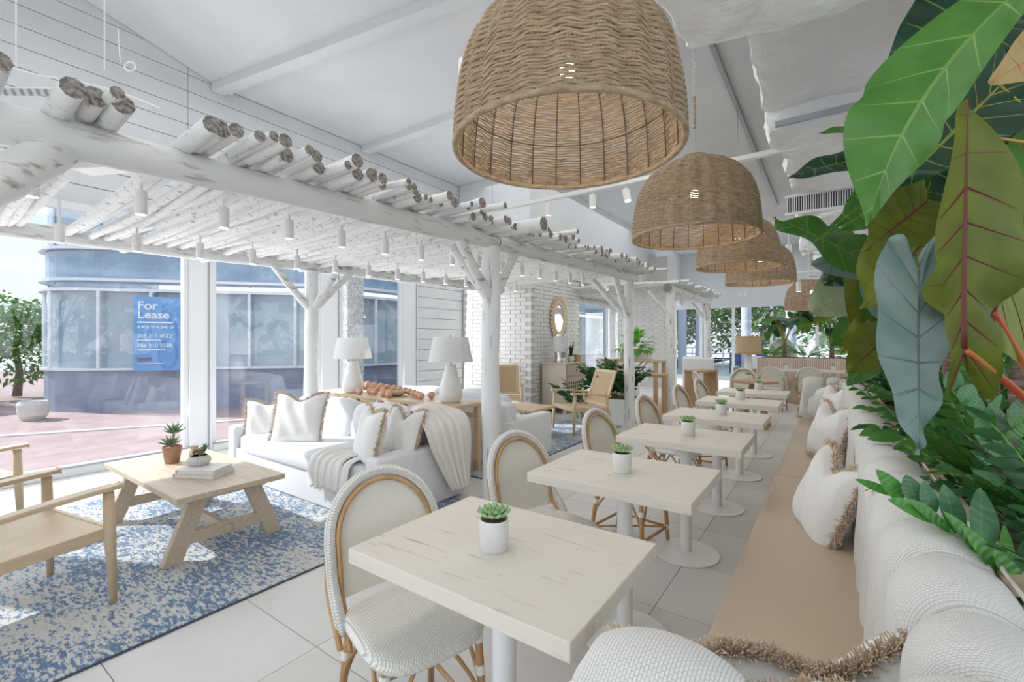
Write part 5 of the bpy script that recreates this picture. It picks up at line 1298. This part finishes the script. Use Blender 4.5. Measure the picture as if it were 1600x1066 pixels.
petiole(HA, P(1640, 640, 1.45), P(1553, 488, 1.42), m_petr, .014, .008, .0)
petiole(HA, P(1660, 232, 1.5), P(1512, 210, 1.45), m_petr, .006, .004, .0); petiole(HA, P(1660, 300, 1.5), P(1512, 301, 1.40), m_petr, .006, .004, .0)
hero(HA, rA, (1650, 250, 1.62), (1556, 370, 1.60), .16, (-.2, .2), l_mid, 'heart', None, m_petr, .004, wave=.3, seed=8)
hero(HA, rA, (1660, 60, 1.35), (1570, 118, 1.30), .085, (-.5, -.3), mat('tan leaf underside', (.42, .30, .12), .5, (.50, .38, .18), 8, sub=.2), 'heart', None, m_petr, .004, seed=9)
HB = thing('elephant_ear', 'dark elephant ear plant behind the biggest bright leaf, with yellow-veined blade at top right', 'plant', (.85, 2.45, .83))
MB().tube([(0, 0, -.03), (.03, .0, .4), (0, .05, .9)], [.07, .06, .05], 10).build('trunk', m_trunk, HB, smooth=True)
rB = V((.85, 2.5, 1.7))
for b, t, w, nr, m, sh, kw in (
    ((1600, -40, 2.1), (1408, 82, 2.0), .26, (-.5, .2), l_dark, 'heart', dict(seed=11)), ((1610, 20, 2.0), (1462, 70, 1.95), .17, (-.3, .5), l_dark, 'heart', dict(seed=12)),
    ((1562, 135, 1.75), (1428, 268, 1.72), .20, (-.45, .1), l_dark, 'arrow', dict(seed=13, wave=.4)), ((1570, 60, 2.2), (1640, -60, 2.3), .2, (-.3, .1), l_dark, 'heart', dict(seed=14)),
    ((1640, 160, 2.0), (1520, 235, 1.95), .19, (-.2, .4), l_dark, 'arrow', dict(seed=15)), ((1560, 240, 2.3), (1480, 345, 2.3), .22, (-.3, .3), l_dark, 'heart', dict(seed=16)),
    ((1600, 330, 2.3), (1520, 420, 2.3), .22, (-.3, .3), l_mid, 'heart', dict(seed=17)), ((1650, 420, 2.0), (1590, 560, 2.0), .16, (-.2, .1), l_dark, 'heart', dict(seed=18)),
    ((1528, 560, 1.9), (1515, 600, 1.9), .07, (-.2, .1), l_bright, 'long', dict(seed=19)), ((1470, 240, 2.4), (1440, 330, 2.4), .2, (-.3, .3), l_mid, 'arrow', dict(seed=41)),
    ((1530, 330, 2.5), (1490, 470, 2.5), .26, (-.2, .3), l_dark, 'heart', dict(seed=42))):
    hero(HB, rB, b, t, w, nr, m, sh, m_pety, m_pety, .004, **kw)
HC = thing('elephant_ear', 'elephant ear plant with the long hanging silver-grey leaf above the banquette', 'plant', (.62, 3.35, .83))
MB().tube([(0, 0, -.03), (.02, .03, .5), (-.02, .04, 1.0)], [.085, .075, .05], 12).build('trunk', m_trunk, HC, smooth=True)
rC = V((.62, 3.4, 1.8))
for b, t, w, nr, m, sh, kw in (
    ((1436, 422, 1.50), (1432, 712, 1.40), .108, (-.3, .05), l_silver, 'heart', dict(seed=21, wave=.7, scal=.08, fold=-.15, droop=-.03, lobes=11, ls=.9)), ((1446, 375, 2.2), (1362, 478, 2.15), .24, (-.3, -.15), l_yel, 'arrow', dict(seed=22, wave=.5)),
    ((1352, 248, 2.6), (1236, 266, 2.6), .10, (.1, .9), l_dark, 'long', dict(seed=23)), ((1364, 418, 2.6), (1223, 328, 2.6), .17, (.25, .55), l_mid, 'long', dict(seed=24, wave=.6)),
    ((1372, 300, 2.3), (1278, 372, 2.3), .03, (.3, .8), l_mid, 'long', dict(seed=25)), ((1352, 205, 2.6), (1284, 200, 2.6), .05, (.1, .8), l_bright, 'long', dict(seed=26)),
    ((1402, 300, 2.5), (1320, 352, 2.5), .16, (-.1, .5), l_bright, 'heart', dict(seed=27)), ((1450, 315, 2.0), (1366, 382, 1.95), .15, (-.2, .2), l_olive, 'heart', dict(seed=28)),
    ((1370, 400, 2.8), (1276, 418, 2.8), .13, (.1, -.5), l_silver, 'long', dict(seed=29)), ((1430, 265, 2.7), (1390, 330, 2.7), .2, (-.2, .2), l_bright, 'heart', dict(seed=30)),
    ((1420, 430, 2.7), (1368, 360, 2.7), .18, (-.2, -.2), l_yel, 'heart', dict(seed=31)), ((1400, 480, 2.9), (1358, 405, 2.9), .15, (-.4, .2), l_silver, 'long', dict(seed=32))):
    hero(HC, rC, b, t, w, nr, m, sh, m_pety, m_vein if m in (l_olive, l_yel) else (m_greyv if m is l_silver else m_stem), .004, **kw)
HD_ = thing('elephant_ear', 'elephant ear plant with pale and olive leaves hanging before the farthest shade', 'plant', (.75, 4.6, .83))
MB().tube([(0, 0, -.03), (-.02, .03, .5), (.02, .04, .9)], [.07, .06, .05], 12).build('trunk', m_trunk, HD_, smooth=True)
rD = V((.77, 4.64, 1.7))
for b, t, w, nr, m, sh, kw in (
    ((1342, 440, 3.4), (1270, 488, 3.4), .22, (-.1, .2), l_pale, 'arrow', dict(seed=33, wave=.6)), ((1352, 402, 3.3), (1292, 442, 3.3), .17, (.0, .3), l_dark, 'heart', dict(seed=34)),
    ((1362, 385, 3.1), (1338, 520, 3.1), .13, (-.6, .1), l_olive, 'long', dict(seed=35)), ((1384, 500, 3.1), (1318, 548, 3.1), .12, (.1, .6), l_yel, 'long', dict(seed=36, wave=.5)),
    ((1388, 525, 2.9), (1330, 582, 2.9), .15, (-.1, .2), l_olive, 'long', dict(seed=37)), ((1350, 500, 3.4), (1300, 540, 3.4), .12, (.0, .3), l_mid, 'heart', dict(seed=38)),
    ((1390, 440, 3.0), (1360, 505, 3.0), .16, (-.3, .1), l_mid, 'heart', dict(seed=39)), ((1430, 500, 2.9), (1385, 560, 2.9), .17, (-.2, .3), l_dark, 'heart', dict(seed=40)),
    ((1330, 395, 3.6), (1290, 355, 3.6), .13, (-.2, .3), l_mid, 'heart', dict(seed=43)), ((1360, 560, 3.3), (1330, 600, 3.2), .10, (-.2, .3), l_mid, 'heart', dict(seed=44))):
    hero(HD_, rD, b, t, w, nr, m, sh, m_pety, m_vein if m in (l_olive, l_yel) else (m_greyv if m is l_silver else m_stem), .003, **kw)
# fibrous trunks seen low at the right
tr_ = thing('palm_trunk', 'brown fibrous palm trunk rising behind the leafy bed at the right edge', 'tree trunk', (.66, 2.75, .80))
MB().tube(catmull([(0, 0, 0), (.01, .01, .25), (.0, .03, .6), (.05, .05, 1.1)], 16), [.068-.018*i/16+.004*sin(i*2.2) for i in range(17)], 16).build('trunk', m_trunk, tr_, smooth=True)
for k in range(6):
    B = P(1545+8*k, 520-25*k, 2.6); petiole(tr_, (.70, 2.8, 1.85), B+V((0, 0, .1)), m_bark, .012, .008, .02, 'stub')
# foreground frond reaching over the banquette, each leaf its own part
ff = thing('broad_leaf_branch', 'glossy green leafy branch reaching over the white banquette back in the foreground', 'plant', (.34, 1.0, .90))
st_ = [P(1640, 975, .92), P(1560, 900, .98), P(1490, 838, 1.04), P(1425, 790, 1.10), P(1375, 762, 1.16)]
cs = catmull(st_, 20); MB().tube(cs, [.0065-.0045*i/20 for i in range(21)], 7).build('stem', m_stem, ff, smooth=True, world=True)
def oleaf(b, t, w, nr, m=l_small, par=ff, sd=0):
    base, tip = P(*b), P(*t); ax = tip-base; L = ax.length; ax.normalize(); n = cn_(*nr); n = (n-ax*n.dot(ax)).normalized(); y = n.cross(ax)
    vs, fs, uv = leafgeo(L, w, .22, .08, 12); M = Matrix((ax, y, n)).transposed()
    MB().add([base+M @ v for v in vs], fs, 0, uv).build('leaf', m, par, smooth=True, world=True)
l_ff = leafmat('glossy branch leaf', (.06, .24, .04), (.11, .34, .06), (.14, .36, .08), .28, 7, .2, .008); l_ff2 = leafmat('shaded branch leaf', (.05, .16, .07), (.10, .24, .10), (.16, .32, .14), .3, 7, .12, .02)  # second green is a darker copy, leaf shade put into its colour
for b, t, w, nr, m in (((1395, 775, 1.13), (1337, 748, 1.18), .012, (0, .6), l_ff), ((1410, 785, 1.12), (1372, 734, 1.15), .024, (.1, .3), l_ff), ((1432, 790, 1.10), (1418, 742, 1.13), .024, (-.2, .2), l_ff2),
    ((1455, 806, 1.08), (1445, 752, 1.10), .019, (-.2, .2), l_ff2), ((1470, 815, 1.05), (1392, 780, 1.06), .022, (.1, .7), l_ff), ((1485, 832, 1.04), (1428, 786, 1.05), .016, (.1, .8), l_ff),
    ((1492, 835, 1.04), (1480, 756, 1.10), .028, (-.1, .2), l_ff2), ((1530, 858, 1.0), (1540, 762, 1.06), .034, (-.1, .1), l_ff2), ((1535, 870, 1.0), (1480, 800, 1.02), .020, (.2, .6), l_ff),
    ((1560, 895, .97), (1508, 822, .99), .022, (.1, .6), l_ff), ((1575, 905, .96), (1572, 820, 1.0), .012, (-.5, .2), l_bright), ((1600, 935, .94), (1555, 858, .96), .026, (.2, .5), l_ff), ((1590, 920, .95), (1630, 830, 1.0), .03, (-.2, .2), l_ff2),
    ((1545, 880, .99), (1610, 935, .95), .022, (.0, .7), l_ff), ((1625, 960, .92), (1590, 905, .93), .02, (.1, .5), l_ff), ((1640, 1010, .85), (1590, 930, .88), .016, (.1, .3), l_ff)):
    oleaf(b, t, w, nr, m)
# round-leaved branch lower right
rb_ = thing('round_leaf_branch', 'branch of round light green leaves among the plants right of the silver leaf', 'plant', (.55, 1.6, .85))
st_ = [P(1545, 690, 1.5), P(1520, 650, 1.52), P(1495, 618, 1.55), P(1478, 598, 1.57)]
MB().tube(catmull(st_, 12), .0035, 6).build('stem', m_stem, rb_, smooth=True, world=True)
MB().tube([P(1545, 690, 1.5), P(1560, 740, 1.5), (.58, 1.62, .84)], .004, 6).build('stem', m_stem, rb_, smooth=True, world=True)
l_rd = leafmat('round leaf', (.12, .34, .14), (.18, .42, .20), (.30, .50, .28), .4, 7, .2, .025)
for b, t, w in (((1482, 602, 1.56), (1500, 580, 1.56), .03), ((1486, 612, 1.55), (1484, 584, 1.56), .026), ((1500, 630, 1.53), (1524, 602, 1.53), .031), ((1517, 652, 1.5), (1532, 622, 1.5), .028), ((1530, 668, 1.5), (1560, 640, 1.48), .03), ((1540, 690, 1.48), (1528, 655, 1.46), .03)):
    oleaf(b, t, w, (-.1, .2), l_rd, rb_)
for j, (x0, y0, x1, y1, t_) in enumerate(((1570, 760, 1575, 640, 1.45), (1560, 740, 1530, 650, 1.75), (1500, 740, 1470, 660, 1.9), (1590, 780, 1608, 660, 1.7), (1545, 790, 1560, 700, 1.5), (1500, 770, 1520, 700, 1.7), (1580, 600, 1560, 545, 1.9))):
    q = thing('leafy_sprig', 'upright sprig of pointed green leaves at the right edge, %s one' % OR[j], 'plant', (P(x0, y0, t_).x, P(x0, y0, t_).y, .84), 0, 'upright sprigs at the right edge')
    a_, b_ = P(x0, y0, t_), P(x1, y1, t_); MB().tube([(q.location.x, q.location.y, .83), a_, b_], .003, 5).build('stem', m_stem, q, world=True)
    for k in range(12):
        f = .08*k; c = a_+(b_-a_)*f; s = 1 if k % 2 else -1; px_ = x0+(x1-x0)*f; py_ = y0+(y1-y0)*f
        oleaf((px_, py_, t_), (px_+s*(42-14*f)+jit(6), py_-22-18*f+jit(8), t_+jit(.08)), .017, (jit(.3), .3), (l_rd, l_ff, l_ff2)[(j+k // 5) % 3], q)
# far procedural elephant ears
def farear(label, loc, n, h, seed, pals, grp, lw=.17):
    rr = random.Random(seed); t = thing('elephant_ear', label, 'plant', loc, 0, grp); L0 = V(loc)
    MB().tube([(0, 0, -.03), (0, 0, h*.3)], [.05, .04], 8).build('trunk', m_trunk, t)
    for k in range(n):
        a = k*2.4+rr.uniform(-.3, .3); hh = h*rr.uniform(.5, 1.05); r = rr.uniform(.22, .5); B = L0+V((r*cos(a), r*sin(a), hh)); d = V((cos(a), sin(a), rr.uniform(-.9, -.1))).normalized()
        Lf = lw*2.2*rr.uniform(.7, 1.15); leaf(t, B, B+d*Lf, Lf*.40, V((cos(a)*.6, sin(a)*.6, 1))+V((rr.uniform(-.3, .3), rr.uniform(-.6, .1), 0)), rr.choice(pals), rr.choice(('arrow', 'heart')), seed=seed*10+k, wave=.35, droop=.2)
        petiole(t, L0+V((0, 0, h*.25)), B, m_pety, .012, .006, .12)
    return t
farear('tall elephant ear in the bed midway along, half behind the olive leaves', (1.05, 5.9, .83), 9, 1.25, 5, (l_mid, l_dark, l_olive, l_silver), 'elephant ears in the long bed', .2)
farear('elephant ear in the bed at its far half, behind the pale leaf', (1.0, 7.3, .83), 9, 1.2, 6, (l_mid, l_dark, l_yel), 'elephant ears in the long bed', .2)
farear('broad elephant ear high at the right over the bed', (1.25, 4.5, .83), 9, 1.7, 7, (l_mid, l_dark, l_olive), 'elephant ears in the long bed', .24)
farear('elephant ear at the back of the bed near the right glass wall', (1.2, 3.4, .83), 9, 1.6, 8, (l_dark, l_mid), 'elephant ears in the long bed', .24)
# fluted booth planter
by = 12.6
bo = thing('fluted_booth', 'long pink-beige fluted booth back topped with plants at the far end', 'booth', (.42, by, 0))
MB().box((0, .35, .50), (3.86, .7, .98)).build('planter_box', m_flute, bo, bevel=.02); MB().box((.1, -.35, .225), (3.7, .65, .45)).build('seat', m_vinyl, bo, bevel=.03)
fm = MB()
for k in range(94): fm.tube([(-1.91+.041*k, -.02, .46), (-1.91+.041*k, -.02, .97), (-1.91+.041*k, .02, .99)], .018, 8)
o = fm.build('flute', m_flute, bo, smooth='auto'); o['kind'] = 'stuff'; MB().box((0, .35, .995), (3.7, .5, .02)).build('soil', m_soil, bo)
farear('elephant ear plant standing left in the fluted booth planter', (-.95, by+.35, 1.0), 9, 1.25, 21, (l_mid, l_olive, l_dark), 'elephant ears in the booth planter', .26)
farear('elephant ear plant standing in the middle of the fluted booth planter', (.0, by+.35, 1.0), 9, 1.3, 22, (l_mid, l_yel, l_dark), 'elephant ears in the booth planter', .26)
farear('elephant ear plant standing right in the fluted booth planter', (1.0, by+.35, 1.0), 9, 1.3, 23, (l_mid, l_dark), 'elephant ears in the booth planter', .26)
for i, x in enumerate((-1.25, -.5, .45, .9, 1.6)): plant('bushy green fern in the fluted booth planter, %s from left' % OR[i], (x, by+.3, 1.0), i, 'fern', 11, 'ferns in the booth planter', 300+i, .5)
q = potplant('small succulent on the left far booth table', (-.95, 11.85, .780), 'succulents at the far tables') if False else None
for i, x in enumerate((-.85, .0)):
    copy_tree(t0, (x, 11.75, 0), 0, '%s pedestal table before the fluted booth' % ('left', 'right')[i], 'pedestal tables at the fluted booth')
    copy_tree(pot0, (x+.02, 11.75, .78), 1, 'tiny succulent on the %s table before the fluted booth' % ('left', 'right')[i], 'succulents at the far tables')
rt = thing('round_table', 'round brown wooden table behind the white table row', 'table', (-1.03, 8.35, 0))
MB().lathe([(0, .72), (.34, .72), (.345, .74), (.34, .76), (0, .76)], 40).build('tabletop', m_darkoak, rt, smooth='auto')
for k in range(4):
    a = pi/4+k*pi/2; MB().beam((.05*cos(a), .05*sin(a), .72), (.26*cos(a), .26*sin(a), 0), .05, .05).build('leg', m_darkoak, rt, bevel=.003)
copy_tree(pot0, (-1.12, 8.30, .762), 2, 'small succulent in a white pot on the round wooden table', 'succulents at the far tables')
# floor lamp with woven drum
fl_ = thing('floor_lamp', 'floor lamp with woven drum shade on a white tapering column', 'lamp', (-1.57, 11.7, 0))
MB().lathe([(0, 0), (.14, 0), (.13, .03), (.07, 1.0), (.065, 1.1), (0, 1.1)], 24).build('column', m_white, fl_, smooth='auto')
MB().lathe([(.27, 1.12), (.27, 1.50), (.262, 1.50), (.262, 1.12), (.27, 1.12)], 36).build('woven_drum', m_cane, fl_, smooth='auto'); MB().lathe([(.275, 1.11), (.275, 1.14), (.26, 1.14), (.26, 1.11), (.275, 1.11)], 36).lathe([(.275, 1.48), (.275, 1.51), (.26, 1.51), (.26, 1.48), (.275, 1.48)], 36).build('rim', m_rattan, fl_)
MB().tube([(0, 0, 1.1), (0, 0, 1.4)], .01, 6).build('rod', m_brass, fl_)
up_ = thing('urn', 'large cream round urn on the far booth end', 'urn', (-1.05, 13.6, 0)); MB().lathe([(0, 0), (.18, 0), (.32, .5), (.36, .95), (.30, 1.3), (.12, 1.45), (.10, 1.45), (0, 1.3)], 28).build('body', m_ceram, up_, smooth='auto')
# low white planter of fronds by the second post, tall table, benches, deck
zp = thing('planter_box', 'low white planter box of dark green fronds beside the second full white post', 'planter', (-3.12, 7.55, 0), 0)
MB().box((0, 0, .21), (.80, .62, .42)).build('box', m_white, zp, bevel=.01); MB().box((0, 0, .421), (.74, .56, .01)).build('soil', m_soil, zp)
for i, x in enumerate((-3.38, -3.12, -2.90)): plant('upright dark frond plant in the low white planter, %s from left' % OR[i], (x, 7.5, .425), i*2, 'zzd', 11, 'fronds in the low white planter', 400+i, .66, mx=.22)
plant('upright dark frond plant behind the cane armchair', (-3.75, 7.5, .0), 1, 'zzd', 7, 'fronds in the low white planter', 405, .78, mx=.15)['group'] = 'frond plant by the dresser'
dkp = thing('wood_platform', 'light wooden deck platform around the far posts', 'platform', (-3.3, 9.6, 0))
for k in range(12): MB().box((-.9+.155*k, .15, .02), (.15, 2.7, .04)).build('deck_board', m_oakl, dkp, bevel=.002, seg=1)
ht = thing('high_table', 'tall light wooden table behind the second and third posts', 'table', (-3.55, 9.75, .04))
MB().box((0, 0, .94), (1.3, .75, .05)).build('tabletop', m_oakl, ht, bevel=.005)
for x in (-.55, .55):
    for y in (-.28, .28): MB().box((x, y, .46), (.08, .08, .92)).build('leg', m_oakl, ht, bevel=.004)
bp3 = thing('planter_pot', 'white trough of round bright green leaves on the tall wooden table', 'potted plant', (-3.5, 9.7, 1.005))
MB().box((0, 0, .08), (.62, .26, .16)).build('trough', m_pot, bp3, bevel=.008)
rr = random.Random(9); gm = MB()
for k in range(150):
    a = rr.uniform(0, 6.3); e = rr.uniform(.1, 1.5); r = rr.uniform(.15, .42); c = V((r*cos(a)*cos(e)*1.1, r*sin(a)*cos(e)*.8, .14+r*sin(e)*1.1)); M = Matrix.Rotation(a, 3, 'Z') @ Matrix.Rotation(-e+.5+rr.uniform(-.5, .5), 3, 'Y')
    vs, fs, uv = leafgeo(.13, .055, .2, .3, 4); gm.add([c+M @ v for v in vs], fs, 0, uv)
o = gm.build('foliage', l_fern, bp3, smooth=True); o['kind'] = 'stuff'
for i, (x, y, rz, lab) in enumerate(((-2.95, 8.75, .1, 'wooden plank bench before the tall table'), (-2.35, 10.6, 1.2, 'wooden plank bench behind the third post'))):
    bn = thing('plank_bench', lab, 'bench', (x, y, .04), rz, 'plank benches'); MB().box((0, 0, .70), (.75, .34, .05)).build('seat_plank', m_darkoak, bn, bevel=.004)
    for s in (-.34, .34): MB().box((s, 0, .34), (.05, .32, .68)).build('side_plank', m_darkoak, bn, bevel=.004)
for i, (x, y, w_, lab) in enumerate(((-4.3, 10.4, .9, 'white upholstered booth back beyond the dresser'), (-2.6, 11.4, .7, 'white upholstered booth back beyond the third post'))):
    bn = thing('booth_seat', lab, 'booth', (x, y, 0), 0, 'white booths at the back'); smooth(rbox((0, 0, .5), (w_, .14, 1.0), .04, bn, 'backrest')); smooth(rbox((0, .3, .24), (w_, .5, .46), .04, bn, 'seat'))
def easy(label, loc, rz):
    t = thing('white_armchair', label, 'chair', loc, rz, 'white armchairs far back')
    smooth(rbox((0, 0, .40), (.58, .58, .16), .05, t, 'seat')); MB().box((-.30, 0, .68), (.12, .56, .60), M=Matrix.Rotation(-.22, 4, 'Y')).build('backrest', m_linen, t, bevel=.04)
    for s in (-.29, .29): MB().box((0, s, .52), (.5, .04, .26)).build('cane_side', m_cane, t, bevel=.01)
    for sx in (-.24, .24):
        for sy in (-.24, .24): MB().tube([(sx, sy, .34), (sx*1.15, sy*1.1, 0)], [.02, .012], 8).build('leg', m_oak, t)
    return t
easy('white armchair with cane sides near the far windows', (-3.0, 13.4, 0), 1.1); easy('white armchair behind the round table chairs', (-1.9, 14.2, 0), -2.2)
